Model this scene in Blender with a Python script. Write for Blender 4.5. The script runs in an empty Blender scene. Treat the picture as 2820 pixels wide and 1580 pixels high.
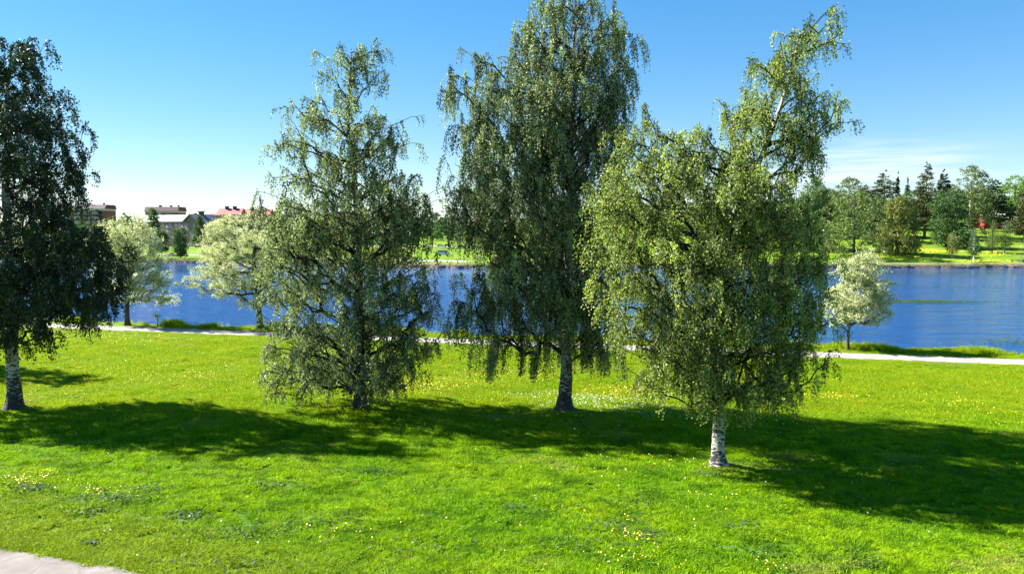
import bpy, math, random
import numpy as np
from mathutils import Vector

rad = math.radians
rng = np.random.default_rng(7)
random.seed(7)
sc = bpy.context.scene
col = sc.collection

# ------------------------------------------------------------------ camera, sky, sun, exposure
EYE = 10.0                    # eye height above the lawn
F = 2036.7                    # focal length in photo pixels (photo is 2820 x 1580)
HORIZON = 633.0
PITCH = math.atan((790 - HORIZON) / F)
cam_d = bpy.data.cameras.new('camera')
cam = bpy.data.objects.new('camera', cam_d)
col.objects.link(cam)
cam.location = (0, 0, EYE)
cam.rotation_euler = (math.pi / 2 - PITCH, 0, 0)
cam_d.sensor_width = 36
cam_d.lens = 26
cam_d.clip_start = 0.5
cam_d.clip_end = 6000
sc.camera = cam

SUN_EL = rad(41)
SUN_AZ = rad(-70)             # clockwise from +Y
w = bpy.data.worlds.new('World')
sc.world = w
w.use_nodes = True
nt = w.node_tree
nt.nodes.clear()


def N(nt, t, **kw):
    n = nt.nodes.new(t)
    for k, v in kw.items():
        if k.startswith('i_'):
            key = k[2:]
            n.inputs[int(key) if key.isdigit() else key.replace('_', ' ')].default_value = v
        else:
            setattr(n, k, v)
    return n


def L(nt, a, b):
    nt.links.new(a, b)


sky = N(nt, 'ShaderNodeTexSky', sky_type='NISHITA')
sky.sun_disc = False
sky.sun_elevation = SUN_EL
sky.sun_rotation = SUN_AZ % (2 * math.pi)
sky.altitude = 100
sky.air_density = 1.0
sky.dust_density = 0.0
sky.ozone_density = 3.0
hsv = N(nt, 'ShaderNodeHueSaturation', i_Saturation=1.56, i_Value=1.0)
gam = N(nt, 'ShaderNodeGamma', i_Gamma=0.66)
tintn = N(nt, 'ShaderNodeMixRGB', blend_type='MULTIPLY', i_0=1.0, i_Color2=(0.92, 0.985, 1.08, 1))
L(nt, sky.outputs[0], tintn.inputs[1]); L(nt, tintn.outputs[0], gam.inputs[0]); L(nt, gam.outputs[0], hsv.inputs['Color'])
# thin streaks of cirrus low over the far park
tc = N(nt, 'ShaderNodeTexCoord')
sep = N(nt, 'ShaderNodeSeparateXYZ')
L(nt, tc.outputs['Generated'], sep.inputs[0])
az = N(nt, 'ShaderNodeMath', operation='ARCTAN2')
L(nt, sep.outputs[0], az.inputs[0]); L(nt, sep.outputs[1], az.inputs[1])
cmb = N(nt, 'ShaderNodeCombineXYZ')
m1 = N(nt, 'ShaderNodeMath', operation='MULTIPLY', i_1=5.0)
m2 = N(nt, 'ShaderNodeMath', operation='MULTIPLY', i_1=75.0)
L(nt, az.outputs[0], m1.inputs[0]); L(nt, sep.outputs[2], m2.inputs[0])
L(nt, m1.outputs[0], cmb.inputs[0]); L(nt, m2.outputs[0], cmb.inputs[1])
cn = N(nt, 'ShaderNodeTexNoise', i_Scale=1.0, i_Detail=5.0, i_Roughness=0.55, i_Distortion=0.4)
L(nt, cmb.outputs[0], cn.inputs['Vector'])
cr = N(nt, 'ShaderNodeMapRange', i_1=0.42, i_2=0.66, i_3=0.0, i_4=1.0)
L(nt, cn.outputs[0], cr.inputs[0])


def band(src, lo0, lo1, hi0, hi1):
    a = N(nt, 'ShaderNodeMapRange', interpolation_type='SMOOTHSTEP', i_1=lo0, i_2=lo1)
    b = N(nt, 'ShaderNodeMapRange', interpolation_type='SMOOTHSTEP', i_1=hi0, i_2=hi1, i_3=1.0, i_4=0.0)
    L(nt, src, a.inputs[0]); L(nt, src, b.inputs[0])
    m = N(nt, 'ShaderNodeMath', operation='MULTIPLY')
    L(nt, a.outputs[0], m.inputs[0]); L(nt, b.outputs[0], m.inputs[1])
    return m.outputs[0]


ba = band(az.outputs[0], 0.10, 0.36, 0.44, 0.62)
be = band(sep.outputs[2], 0.03, 0.065, 0.080, 0.118)
mm = N(nt, 'ShaderNodeMath', operation='MULTIPLY')
L(nt, ba, mm.inputs[0]); L(nt, be, mm.inputs[1])
mm2 = N(nt, 'ShaderNodeMath', operation='MULTIPLY')
L(nt, mm.outputs[0], mm2.inputs[0]); L(nt, cr.outputs[0], mm2.inputs[1])
mm3 = N(nt, 'ShaderNodeMath', operation='MULTIPLY', i_1=0.8)
L(nt, mm2.outputs[0], mm3.inputs[0])
cmix = N(nt, 'ShaderNodeMixRGB', i_Color2=(3.9, 4.0, 4.15, 1))
L(nt, mm3.outputs[0], cmix.inputs[0]); L(nt, hsv.outputs[0], cmix.inputs[1])
bg = N(nt, 'ShaderNodeBackground', i_Strength=0.078)
L(nt, cmix.outputs[0], bg.inputs[0])
wo = N(nt, 'ShaderNodeOutputWorld')
L(nt, bg.outputs[0], wo.inputs[0])

sd = bpy.data.lights.new('sun', 'SUN')
sd.energy = 5.0
sd.angle = rad(0.55)
sd.color = (1.0, 0.955, 0.87)
sun = bpy.data.objects.new('sun', sd)
col.objects.link(sun)
to_sun = Vector((math.sin(SUN_AZ) * math.cos(SUN_EL), math.cos(SUN_AZ) * math.cos(SUN_EL), math.sin(SUN_EL)))
sun.rotation_euler = to_sun.to_track_quat('Z', 'Y').to_euler()
sun.location = (-30, 20, 60)

sc.view_settings.view_transform = 'Standard'
sc.view_settings.look = 'None'
sc.view_settings.gamma = 1
sc.view_settings.use_curve_mapping = False
sc.view_settings.exposure = 2.0
sc.cycles.sample_clamp_indirect = 4.0
sc.cycles.max_bounces = 6
sc.cycles.diffuse_bounces = 2
sc.cycles.transparent_max_bounces = 4
sc.cycles.caustics_reflective = False
sc.cycles.caustics_refractive = False

# ------------------------------------------------------------------ helpers
cp, sp_ = math.cos(PITCH), math.sin(PITCH)


def ray(px, py):
    x = (px - 1410) / F
    yc = (790 - py) / F
    return np.array([x, cp + yc * sp_, -sp_ + yc * cp])


def on(px, py, z=0.0):          # where the line of sight meets the height z
    d = ray(px, py)
    t = (z - EYE) / d[2]
    return np.array([0, 0, EYE]) + d * t


def at(px, py, Y):              # the point of that line of sight at distance Y
    d = ray(px, py)
    return np.array([0, 0, EYE]) + d * (Y / d[1])


K = 1.0947                      # the outline notes below were taken on a 2576 px wide view


def mesh_np(name, verts, faces, mats, parent=None, smooth=False, attrs=None, mat_idx=None):
    """verts (n,3); faces (m,3|4) numpy"""
    verts = np.asarray(verts, dtype=np.float32)
    faces = np.asarray(faces, dtype=np.int32)
    me = bpy.data.meshes.new(name)
    k = faces.shape[1]
    me.vertices.add(len(verts)); me.vertices.foreach_set('co', verts.ravel())
    me.loops.add(faces.size); me.loops.foreach_set('vertex_index', faces.ravel())
    me.polygons.add(len(faces))
    me.polygons.foreach_set('loop_start', np.arange(0, faces.size, k, dtype=np.int32))
    me.polygons.foreach_set('loop_total', np.full(len(faces), k, dtype=np.int32))
    if smooth:
        me.polygons.foreach_set('use_smooth', np.ones(len(faces), dtype=bool))
    for m in (mats if isinstance(mats, (list, tuple)) else [mats]):
        me.materials.append(m)
    if mat_idx is not None:
        me.polygons.foreach_set('material_index', np.asarray(mat_idx, dtype=np.int32))
    if attrs:
        for an, av in attrs.items():
            a = me.attributes.new(an, 'FLOAT', 'POINT')
            a.data.foreach_set('value', np.asarray(av, dtype=np.float32))
    me.update(calc_edges=True)
    me.validate()
    o = bpy.data.objects.new(name, me)
    col.objects.link(o)
    if parent is not None:
        o.parent = parent
    return o


def empty(name, label, cat, loc, rz=0.0, group=None):
    o = bpy.data.objects.new(name, None)
    o.empty_display_size = 0.3
    col.objects.link(o)
    o.location = loc
    o.rotation_euler = (0, 0, rz)
    tag(o, label, cat, group)
    return o


def tag(o, label=None, cat=None, group=None, kind=None):
    if label: o['label'] = label
    if cat: o['category'] = cat
    if group: o['group'] = group
    if kind: o['kind'] = kind
    return o


class MB:
    """collects polygons of any size into one mesh"""
    def __init__(s): s.v = []; s.f = []; s.m = []

    def poly(s, pts, m=0):
        b = len(s.v); s.v += [tuple(p) for p in pts]; s.f.append(tuple(range(b, b + len(pts)))); s.m.append(m)

    def box(s, x0, x1, y0, y1, z0, z1, m=0):
        b = len(s.v)
        s.v += [(x, y, z) for z in (z0, z1) for y in (y0, y1) for x in (x0, x1)]
        for f in ((0, 2, 3, 1), (4, 5, 7, 6), (0, 1, 5, 4), (2, 6, 7, 3), (0, 4, 6, 2), (1, 3, 7, 5)):
            s.f.append(tuple(b + i for i in f)); s.m.append(m)

    def tube(s, pts, radii, n=8, m=0, cap=True):
        pts = [Vector(p) for p in pts]
        rings = []
        for i, p in enumerate(pts):
            d = (pts[min(i + 1, len(pts) - 1)] - pts[max(i - 1, 0)]).normalized()
            u = d.cross(Vector((0, 1, 0.013))).normalized(); w_ = d.cross(u)
            b = len(s.v)
            s.v += [tuple(p + (u * math.cos(2 * math.pi * k / n) + w_ * math.sin(2 * math.pi * k / n)) * radii[i]) for k in range(n)]
            rings.append(b)
        for a, b in zip(rings, rings[1:]):
            for k in range(n):
                s.f.append((a + k, a + (k + 1) % n, b + (k + 1) % n, b + k)); s.m.append(m)
        if cap:
            s.f.append(tuple(rings[0] + k for k in range(n))[::-1]); s.m.append(m)
            s.f.append(tuple(rings[-1] + k for k in range(n))); s.m.append(m)

    def prism(s, prof, y0, y1, m=0):      # profile in x,z pushed along y
        b = len(s.v); n = len(prof)
        s.v += [(x, y0, z) for x, z in prof] + [(x, y1, z) for x, z in prof]
        s.f.append(tuple(b + i for i in range(n))); s.m.append(m)
        s.f.append(tuple(b + n + i for i in range(n))[::-1]); s.m.append(m)
        for i in range(n):
            j = (i + 1) % n
            s.f.append((b + i, b + n + i, b + n + j, b + j)); s.m.append(m)

    def mesh(s, name, mats):
        me = bpy.data.meshes.new(name)
        me.from_pydata(s.v, [], s.f)
        for m in (mats if isinstance(mats, (list, tuple)) else [mats]): me.materials.append(m)
        me.polygons.foreach_set('material_index', s.m)
        me.update()
        return me

    def build(s, name, mats, parent=None, loc=None):
        return put(name, s.mesh(name, mats), parent, loc)


def put(name, me, parent=None, loc=None, rz=None):
    o = bpy.data.objects.new(name, me)
    col.objects.link(o)
    if parent is not None: o.parent = parent
    if loc is not None: o.location = loc
    if rz is not None: o.rotation_euler = (0, 0, rz)
    return o


def copy_tree(o, parent=None):
    c = o.copy(); col.objects.link(c)
    if parent is not None: c.parent = parent
    for ch in [q for q in col.objects if q.parent == o]:
        copy_tree(ch, c)
    return c


# ------------------------------------------------------------------ materials
def mat(name):
    m = bpy.data.materials.new(name); m.use_nodes = True
    t = m.node_tree; b = t.nodes['Principled BSDF']
    return m, t, b


def noisy(name, c1, c2, scale=3.0, rough=0.8, bump=0.0, bscale=20, metallic=0.0, detail=4.0, spec=0.5):
    m, t, b = mat(name)
    tc = N(t, 'ShaderNodeTexCoord')
    n = N(t, 'ShaderNodeTexNoise', i_Scale=scale, i_Detail=detail)
    L(t, tc.outputs['Object'], n.inputs['Vector'])
    mr = N(t, 'ShaderNodeMapRange', i_1=0.3, i_2=0.7)
    L(t, n.outputs[0], mr.inputs[0])
    mx = N(t, 'ShaderNodeMixRGB', i_Color1=(*c1, 1), i_Color2=(*c2, 1))
    L(t, mr.outputs[0], mx.inputs[0]); L(t, mx.outputs[0], b.inputs['Base Color'])
    b.inputs['Roughness'].default_value = rough
    b.inputs['Metallic'].default_value = metallic
    b.inputs['Specular IOR Level'].default_value = spec
    if bump:
        n2 = N(t, 'ShaderNodeTexNoise', i_Scale=bscale, i_Detail=3.0)
        L(t, tc.outputs['Object'], n2.inputs['Vector'])
        bp = N(t, 'ShaderNodeBump', i_Strength=bump, i_Distance=0.05)
        L(t, n2.outputs[0], bp.inputs['Height']); L(t, bp.outputs[0], b.inputs['Normal'])
    return m


def leaf_mat(name, dark, light, rough=0.42, transl=0.3, spec=0.5, tl=None):
    m, t, b = mat(name)
    at_ = N(t, 'ShaderNodeAttribute', attribute_name='tint')
    mx = N(t, 'ShaderNodeMixRGB', i_Color1=(*dark, 1), i_Color2=(*light, 1))
    L(t, at_.outputs['Fac'], mx.inputs[0])
    L(t, mx.outputs[0], b.inputs['Base Color'])
    b.inputs['Roughness'].default_value = rough
    b.inputs['Specular IOR Level'].default_value = spec
    tr = N(t, 'ShaderNodeBsdfTranslucent')
    g = N(t, 'ShaderNodeMixRGB', blend_type='MULTIPLY', i_0=1.0, i_Color2=(*(tl or (1.5, 1.7, 0.5)), 1))
    L(t, mx.outputs[0], g.inputs[1]); L(t, g.outputs[0], tr.inputs[0])
    ms = N(t, 'ShaderNodeMixShader', i_0=transl)
    L(t, b.outputs[0], ms.inputs[1]); L(t, tr.outputs[0], ms.inputs[2])
    L(t, ms.outputs[0], t.nodes['Material Output'].inputs[0])
    return m


M = {}
M['birch_leaf'] = leaf_mat('birch_leaf', (0.012, 0.030, 0.008), (0.380, 0.440, 0.210), 0.55, 0.32, 0.32, (1.25, 1.45, 0.75))  # wide tone range paints dark crown interior and lit tips into the leaves
M['birch_leaf_shaded'] = leaf_mat('birch_leaf_shaded', (0.012, 0.028, 0.010), (0.055, 0.085, 0.026), 0.5, 0.15, 0.4)  # darker leaf colour paints in the shaded side of the left birch
M['birch_leaf_yellow'] = leaf_mat('birch_leaf_yellow', (0.020, 0.048, 0.008), (0.420, 0.475, 0.140), 0.55, 0.36, 0.32, (1.35, 1.6, 0.6))  # yellower green, with crown light and shade likewise in the tone range
M['willow_leaf'] = leaf_mat('willow_leaf', (0.38, 0.43, 0.20), (0.76, 0.79, 0.48), 0.55, 0.4, 0.4, (1.1, 1.15, 0.8))
M['far_birch'] = leaf_mat('far_birch', (0.060, 0.100, 0.026), (0.170, 0.215, 0.055), 0.6, 0.2, 0.3)
M['far_green'] = leaf_mat('far_green', (0.040, 0.085, 0.022), (0.085, 0.150, 0.040), 0.6, 0.2, 0.3)
M['far_bright'] = leaf_mat('far_bright', (0.08, 0.16, 0.02), (0.16, 0.27, 0.04), 0.6, 0.3, 0.3)
M['far_yellow'] = leaf_mat('far_yellow', (0.11, 0.13, 0.03), (0.22, 0.23, 0.06), 0.6, 0.25, 0.3)
M['spruce'] = leaf_mat('spruce_needles', (0.018, 0.036, 0.016), (0.050, 0.080, 0.030), 0.7, 0.05, 0.2)
M['spruce_pale'] = leaf_mat('spruce_pale', (0.09, 0.13, 0.11), (0.17, 0.22, 0.18), 0.7, 0.1, 0.2)
M['pine'] = leaf_mat('pine_needles', (0.040, 0.058, 0.020), (0.140, 0.155, 0.055), 0.7, 0.05, 0.2)


def bark_birch(more=0.0, foot=0.11):
    m, t, b = mat('birch_bark')
    tc = N(t, 'ShaderNodeTexCoord')
    mp = N(t, 'ShaderNodeMapping'); mp.inputs['Scale'].default_value = (3.5, 3.5, 11)
    L(t, tc.outputs['Object'], mp.inputs[0])
    n1 = N(t, 'ShaderNodeTexNoise', i_Scale=0.9, i_Detail=5.0, i_Roughness=0.6, i_Distortion=0.5)
    L(t, mp.outputs[0], n1.inputs['Vector'])
    n2 = N(t, 'ShaderNodeTexNoise', i_Scale=1.3, i_Detail=3.0)
    L(t, tc.outputs['Object'], n2.inputs['Vector'])
    sep = N(t, 'ShaderNodeSeparateXYZ'); L(t, tc.outputs['Object'], sep.inputs[0])
    # rough dark cork grows over the foot of the stem
    low = N(t, 'ShaderNodeMapRange', i_1=0.1, i_2=2.4, i_3=foot + more, i_4=more)
    L(t, sep.outputs[2], low.inputs[0])
    ad = N(t, 'ShaderNodeMath', operation='ADD'); L(t, n1.outputs[0], ad.inputs[0]); L(t, low.outputs[0], ad.inputs[1])
    mr = N(t, 'ShaderNodeMapRange', i_1=0.53, i_2=0.60); L(t, ad.outputs[0], mr.inputs[0])
    wmix = N(t, 'ShaderNodeMixRGB', i_Color1=(0.30, 0.27, 0.23, 1), i_Color2=(0.58, 0.56, 0.50, 1)); L(t, n2.outputs[0], wmix.inputs[0])
    mx = N(t, 'ShaderNodeMixRGB', i_Color2=(0.030, 0.026, 0.023, 1))
    L(t, mr.outputs[0], mx.inputs[0]); L(t, wmix.outputs[0], mx.inputs[1]); L(t, mx.outputs[0], b.inputs['Base Color'])
    b.inputs['Roughness'].default_value = 0.85
    bp = N(t, 'ShaderNodeBump', i_Strength=0.6, i_Distance=0.04, invert=True)
    L(t, mr.outputs[0], bp.inputs['Height']); L(t, bp.outputs[0], b.inputs['Normal'])
    return m


M['birch_bark'] = bark_birch()
M['birch_bark_dark'] = bark_birch(0.10)
M['birch_bark_old'] = bark_birch(0.02, 0.22)
M['birch_bark_white'] = bark_birch(0.0, 0.09)
M['branch'] = noisy('branch_bark', (0.014, 0.012, 0.010), (0.045, 0.038, 0.032), 3.0, 0.95, spec=0.2)
M['willow_bark'] = noisy('willow_bark', (0.035, 0.028, 0.022), (0.10, 0.08, 0.06), 6.0, 0.95, 0.7, 14)
M['pine_bark'] = noisy('pine_bark', (0.06, 0.04, 0.03), (0.16, 0.09, 0.055), 2.0, 0.95)
M['pale_bark'] = noisy('pale_bark', (0.45, 0.43, 0.38), (0.25, 0.22, 0.19), 4.0, 0.9)
M['gravel_path'] = noisy('gravel_path', (0.21, 0.185, 0.17), (0.37, 0.33, 0.305), 0.7, 0.95, 0.3, 30)
M['gravel_path'].node_tree.nodes['Principled BSDF'].inputs['Specular IOR Level'].default_value = 0.2
M['asphalt'] = noisy('worn_asphalt', (0.135, 0.115, 0.105), (0.215, 0.19, 0.175), 1.3, 0.95, 0.5, 45)

def crack(m):
    t = m.node_tree; b = t.nodes['Principled BSDF']; old = b.inputs['Base Color'].links[0].from_socket
    g = N(t, 'ShaderNodeNewGeometry'); nz_ = N(t, 'ShaderNodeTexNoise', i_Scale=1.2, i_Detail=4.0); L(t, g.outputs['Position'], nz_.inputs['Vector'])
    ad = N(t, 'ShaderNodeMixRGB', blend_type='ADD', i_0=0.7); L(t, g.outputs['Position'], ad.inputs[1]); L(t, nz_.outputs['Color'], ad.inputs[2])
    v = N(t, 'ShaderNodeTexVoronoi', feature='DISTANCE_TO_EDGE', i_Scale=0.42); L(t, ad.outputs[0], v.inputs['Vector'])
    r_ = N(t, 'ShaderNodeMapRange', i_1=0.004, i_2=0.016, i_3=0.3, i_4=0.0); L(t, v.outputs['Distance'], r_.inputs[0])
    mx = N(t, 'ShaderNodeMixRGB', i_Color2=(0.05, 0.06, 0.025, 1)); L(t, r_.outputs[0], mx.inputs[0]); L(t, old, mx.inputs[1]); L(t, mx.outputs[0], b.inputs['Base Color'])


crack(M['asphalt'])
M['earth'] = noisy('bank_earth', (0.035, 0.028, 0.018), (0.17, 0.12, 0.085), 0.5, 1.0, 0.6, 3, detail=6)
M['rock'] = noisy('bank_rock', (0.07, 0.055, 0.045), (0.22, 0.175, 0.15), 0.8, 0.95, 0.5, 4)
M['gravel_heap'] = noisy('dark_gravel', (0.05, 0.048, 0.055), (0.12, 0.11, 0.12), 2.0, 1.0, 0.6, 8)
M['brick_brown'] = noisy('brown_red_brick', (0.16, 0.065, 0.052), (0.25, 0.10, 0.08), 0.7, 0.9)
M['brick_orange'] = noisy('orange_brick', (0.46, 0.25, 0.16), (0.56, 0.33, 0.22), 0.5, 0.9)
M['brick_dark'] = noisy('grey_brown_brick', (0.20, 0.15, 0.12), (0.28, 0.21, 0.17), 0.5, 0.9)
M['cream'] = noisy('cream_render', (0.50, 0.45, 0.42), (0.58, 0.54, 0.50), 0.5, 0.85)
M['roof_grey'] = noisy('pale_grey_roof', (0.085, 0.09, 0.105), (0.12, 0.125, 0.145), 0.4, 0.6)
M['roof_brown'] = noisy('dark_plum_roof', (0.07, 0.03, 0.035), (0.11, 0.045, 0.05), 0.5, 0.7)
M['roof_red'] = noisy('red_roof', (0.26, 0.06, 0.055), (0.33, 0.09, 0.08), 0.5, 0.6)
M['red_wood'] = noisy('red_painted_wood', (0.16, 0.018, 0.014), (0.22, 0.028, 0.02), 1.0, 0.8)
M['window'] = noisy('window_glass', (0.10, 0.14, 0.20), (0.22, 0.27, 0.33), 0.8, 0.15, spec=0.8)
M['balcony_blue'] = noisy('blue_balcony_glass', (0.06, 0.12, 0.30), (0.10, 0.18, 0.42), 0.8, 0.2, spec=0.8)
M['white_paint'] = noisy('white_paint', (0.68, 0.68, 0.66), (0.76, 0.76, 0.74), 2.0, 0.6)
M['dark_metal'] = noisy('dark_metal', (0.03, 0.035, 0.04), (0.05, 0.055, 0.06), 4.0, 0.5, metallic=0.4)
M['lamp_metal'] = noisy('galvanised_lamp_pole', (0.10, 0.13, 0.16), (0.16, 0.19, 0.22), 4.0, 0.55, metallic=0.3)
M['concrete'] = noisy('concrete', (0.26, 0.25, 0.24), (0.36, 0.35, 0.33), 5.0, 0.95)
M['bench_wood'] = noisy('bench_wood', (0.30, 0.17, 0.09), (0.42, 0.26, 0.15), 6.0, 0.7)
M['green_paint'] = noisy('dark_green_paint', (0.02, 0.06, 0.045), (0.03, 0.085, 0.06), 4.0, 0.6)
M['tyre'] = noisy('tyre_rubber', (0.02, 0.02, 0.02), (0.035, 0.035, 0.035), 5.0, 0.8)
M['yellow'] = noisy('buttercup_petal', (0.75, 0.50, 0.005), (0.85, 0.62, 0.02), 3.0, 0.5)
M['white_flower'] = noisy('clover_flower', (0.50, 0.50, 0.42), (0.66, 0.66, 0.58), 3.0, 0.7)
M['weed_leaf'] = leaf_mat('weed_leaf', (0.03, 0.07, 0.02), (0.07, 0.12, 0.03), 0.7, 0.2, 0.2)


def grass_nodes(t):
    """patchy lawn colour laid out on the ground itself (world position); returns colour socket"""
    g = N(t, 'ShaderNodeNewGeometry')
    sep = N(t, 'ShaderNodeSeparateXYZ'); L(t, g.outputs['Position'], sep.inputs[0])
    flat = N(t, 'ShaderNodeCombineXYZ'); L(t, sep.outputs[0], flat.inputs[0]); L(t, sep.outputs[1], flat.inputs[1])

    def nz(scale, lo, hi, det=3.0, off=0.0, sy=1.0):
        mp = N(t, 'ShaderNodeMapping'); mp.inputs['Location'].default_value = (off, off * 0.7, 0); mp.inputs['Scale'].default_value = (1, sy, 1)
        L(t, flat.outputs[0], mp.inputs[0])
        n = N(t, 'ShaderNodeTexNoise', i_Scale=scale, i_Detail=det, i_Roughness=0.6)
        L(t, mp.outputs[0], n.inputs['Vector'])
        r = N(t, 'ShaderNodeMapRange', i_1=lo, i_2=hi); L(t, n.outputs[0], r.inputs[0])
        return r.outputs[0]

    def mix(f, a, b):
        m = N(t, 'ShaderNodeMixRGB')
        for s, v in ((m.inputs[0], f), (m.inputs[1], a), (m.inputs[2], b)):
            if isinstance(v, tuple): s.default_value = (*v, 1)
            elif isinstance(v, float): s.default_value = v
            else: L(t, v, s)
        return m.outputs[0]
    c = mix(nz(0.22, 0.35, 0.65), (0.185, 0.385, 0.003), (0.330, 0.485, 0.004))
    c = mix(nz(1.7, 0.45, 0.75, 4.0, 5), c, (0.080, 0.200, 0.004))
    c = mix(nz(0.55, 0.50, 0.66, 4.0, 17, 1.5), c, (0.100, 0.235, 0.005))
    c = mix(nz(0.9, 0.60, 0.74, 4.0, 47, 1.5), c, (0.300, 0.370, 0.030))
    # unmown meadow: yellower with seed heads between the trees and the path
    mead = N(t, 'ShaderNodeMapRange', interpolation_type='SMOOTHSTEP', i_1=33.0, i_2=44.0); L(t, sep.outputs[1], mead.inputs[0])
    my = mix(nz(0.35, 0.3, 0.7, 4.0, 11), (0.220, 0.370, 0.006), (0.350, 0.410, 0.012))
    mf = N(t, 'ShaderNodeMath', operation='MULTIPLY', i_1=0.85); L(t, mead.outputs[0], mf.inputs[0])
    c = mix(mf.outputs[0], c, my)
    # close-mown margin along the footway in the near left corner
    dx_ = N(t, 'ShaderNodeMath', operation='MULTIPLY_ADD', i_1=0.42); L(t, sep.outputs[0], dx_.inputs[0]); L(t, sep.outputs[1], dx_.inputs[2])
    mow = N(t, 'ShaderNodeMapRange', interpolation_type='SMOOTHSTEP', i_1=22.0, i_2=17.2, i_3=0.0, i_4=0.75); L(t, dx_.outputs[0], mow.inputs[0])
    c = mix(mow.outputs[0], c, (0.270, 0.350, 0.020))
    tan = nz(0.16, 0.60, 0.74, 4.0, 31, 1.8)
    tf = N(t, 'ShaderNodeMath', operation='MULTIPLY', i_1=0.6); L(t, tan, tf.inputs[0])
    c = mix(tf.outputs[0], c, (0.38, 0.34, 0.13))
    return c


def grass_mat(name, rough=0.6, gain=(1, 1, 1), transl=0.0):
    m, t, b = mat(name)
    c = grass_nodes(t)
    mu = N(t, 'ShaderNodeMixRGB', blend_type='MULTIPLY', i_0=1.0, i_Color2=(*gain, 1)); L(t, c, mu.inputs[1])
    out = mu.outputs[0]
    if transl:
        at_ = N(t, 'ShaderNodeAttribute', attribute_name='tint')
        sc_ = N(t, 'ShaderNodeMixRGB', i_Color1=(0.38, 0.48, 0.35, 1), i_Color2=(1.55, 1.45, 1.3, 1)); L(t, at_.outputs['Fac'], sc_.inputs[0])
        m2_ = N(t, 'ShaderNodeMixRGB', blend_type='MULTIPLY', i_0=1.0); L(t, out, m2_.inputs[1]); L(t, sc_.outputs[0], m2_.inputs[2])
        out = m2_.outputs[0]
    L(t, out, b.inputs['Base Color'])
    b.inputs['Roughness'].default_value = rough
    b.inputs['Specular IOR Level'].default_value = 0.12
    if transl:
        tr = N(t, 'ShaderNodeBsdfTranslucent'); L(t, out, tr.inputs[0])
        ms = N(t, 'ShaderNodeMixShader', i_0=transl)
        L(t, b.outputs[0], ms.inputs[1]); L(t, tr.outputs[0], ms.inputs[2])
        L(t, ms.outputs[0], t.nodes['Material Output'].inputs[0])
    return m


M['ground'] = grass_mat('lawn_ground', 0.9, (0.30, 0.36, 0.28))
M['blade'] = grass_mat('grass_blade', 0.5, (1, 1, 1), 0.45)


def far_grass():
    m, t, b = mat('far_lawn')
    g = N(t, 'ShaderNodeNewGeometry')
    mp = N(t, 'ShaderNodeMapping'); mp.inputs['Scale'].default_value = (0.35, 1.6, 0.0); L(t, g.outputs['Position'], mp.inputs[0])
    n = N(t, 'ShaderNodeTexNoise', i_Scale=0.09, i_Detail=5.0); L(t, mp.outputs[0], n.inputs['Vector'])
    r = N(t, 'ShaderNodeMapRange', i_1=0.35, i_2=0.65); L(t, n.outputs[0], r.inputs[0])
    mx = N(t, 'ShaderNodeMixRGB', i_Color1=(0.065, 0.140, 0.005, 1), i_Color2=(0.145, 0.225, 0.010, 1)); L(t, r.outputs[0], mx.inputs[0])
    n2 = N(t, 'ShaderNodeTexNoise', i_Scale=0.3, i_Detail=4.0); L(t, mp.outputs[0], n2.inputs['Vector'])
    r2 = N(t, 'ShaderNodeMapRange', i_1=0.56, i_2=0.68, i_3=0.0, i_4=0.55); L(t, n2.outputs[0], r2.inputs[0])
    mx2 = N(t, 'ShaderNodeMixRGB', i_Color2=(0.30, 0.29, 0.10, 1)); L(t, r2.outputs[0], mx2.inputs[0]); L(t, mx.outputs[0], mx2.inputs[1])
    L(t, mx2.outputs[0], b.inputs['Base Color'])
    b.inputs['Roughness'].default_value = 0.95
    b.inputs['Specular IOR Level'].default_value = 0.1
    return m


M['far_lawn'] = far_grass()


def water_mat():
    m, t, b = mat('river_water')
    b.inputs['Base Color'].default_value = (0.008, 0.058, 0.200, 1)
    b.inputs['IOR'].default_value = 1.33
    b.inputs['Roughness'].default_value = 0.08
    b.inputs['Specular IOR Level'].default_value = 0.5
    g = N(t, 'ShaderNodeNewGeometry')
    mp = N(t, 'ShaderNodeMapping'); mp.inputs['Scale'].default_value = (0.55, 1.5, 1); mp.inputs['Rotation'].default_value = (0, 0, rad(8)); L(t, g.outputs['Position'], mp.inputs[0])
    n = N(t, 'ShaderNodeTexNoise', i_Scale=0.75, i_Detail=5.0, i_Roughness=0.65); L(t, mp.outputs[0], n.inputs['Vector'])
    n2 = N(t, 'ShaderNodeTexNoise', i_Scale=0.22, i_Detail=2.0); L(t, mp.outputs[0], n2.inputs['Vector'])
    ad = N(t, 'ShaderNodeMath', operation='MULTIPLY_ADD', i_1=2.2); L(t, n2.outputs[0], ad.inputs[0]); L(t, n.outputs[0], ad.inputs[2])
    # calmer water in the lee of the far bank
    sep = N(t, 'ShaderNodeSeparateXYZ'); L(t, g.outputs['Position'], sep.inputs[0])
    lee = N(t, 'ShaderNodeMapRange', interpolation_type='SMOOTHSTEP', i_1=120.0, i_2=200.0, i_3=1.0, i_4=0.06); L(t, sep.outputs[1], lee.inputs[0])
    bp = N(t, 'ShaderNodeBump', i_Distance=0.5); L(t, lee.outputs[0], bp.inputs['Strength'])
    L(t, ad.outputs[0], bp.inputs['Height']); L(t, bp.outputs[0], b.inputs['Normal'])
    return m


M['water'] = water_mat()

# ------------------------------------------------------------------ terrain and river
WZ = -0.9


def path_y(x):                 # centre line of the riverside path
    x = np.asarray(x, dtype=float)
    return 65.0 - 0.245 * x


def bank_near(x):
    x = np.asarray(x, dtype=float)
    return np.maximum(path_y(x) + 4.7 + 0.5 * np.sin(x * 0.23) + 0.3 * np.sin(x * 0.71 + 1), 8)


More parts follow.
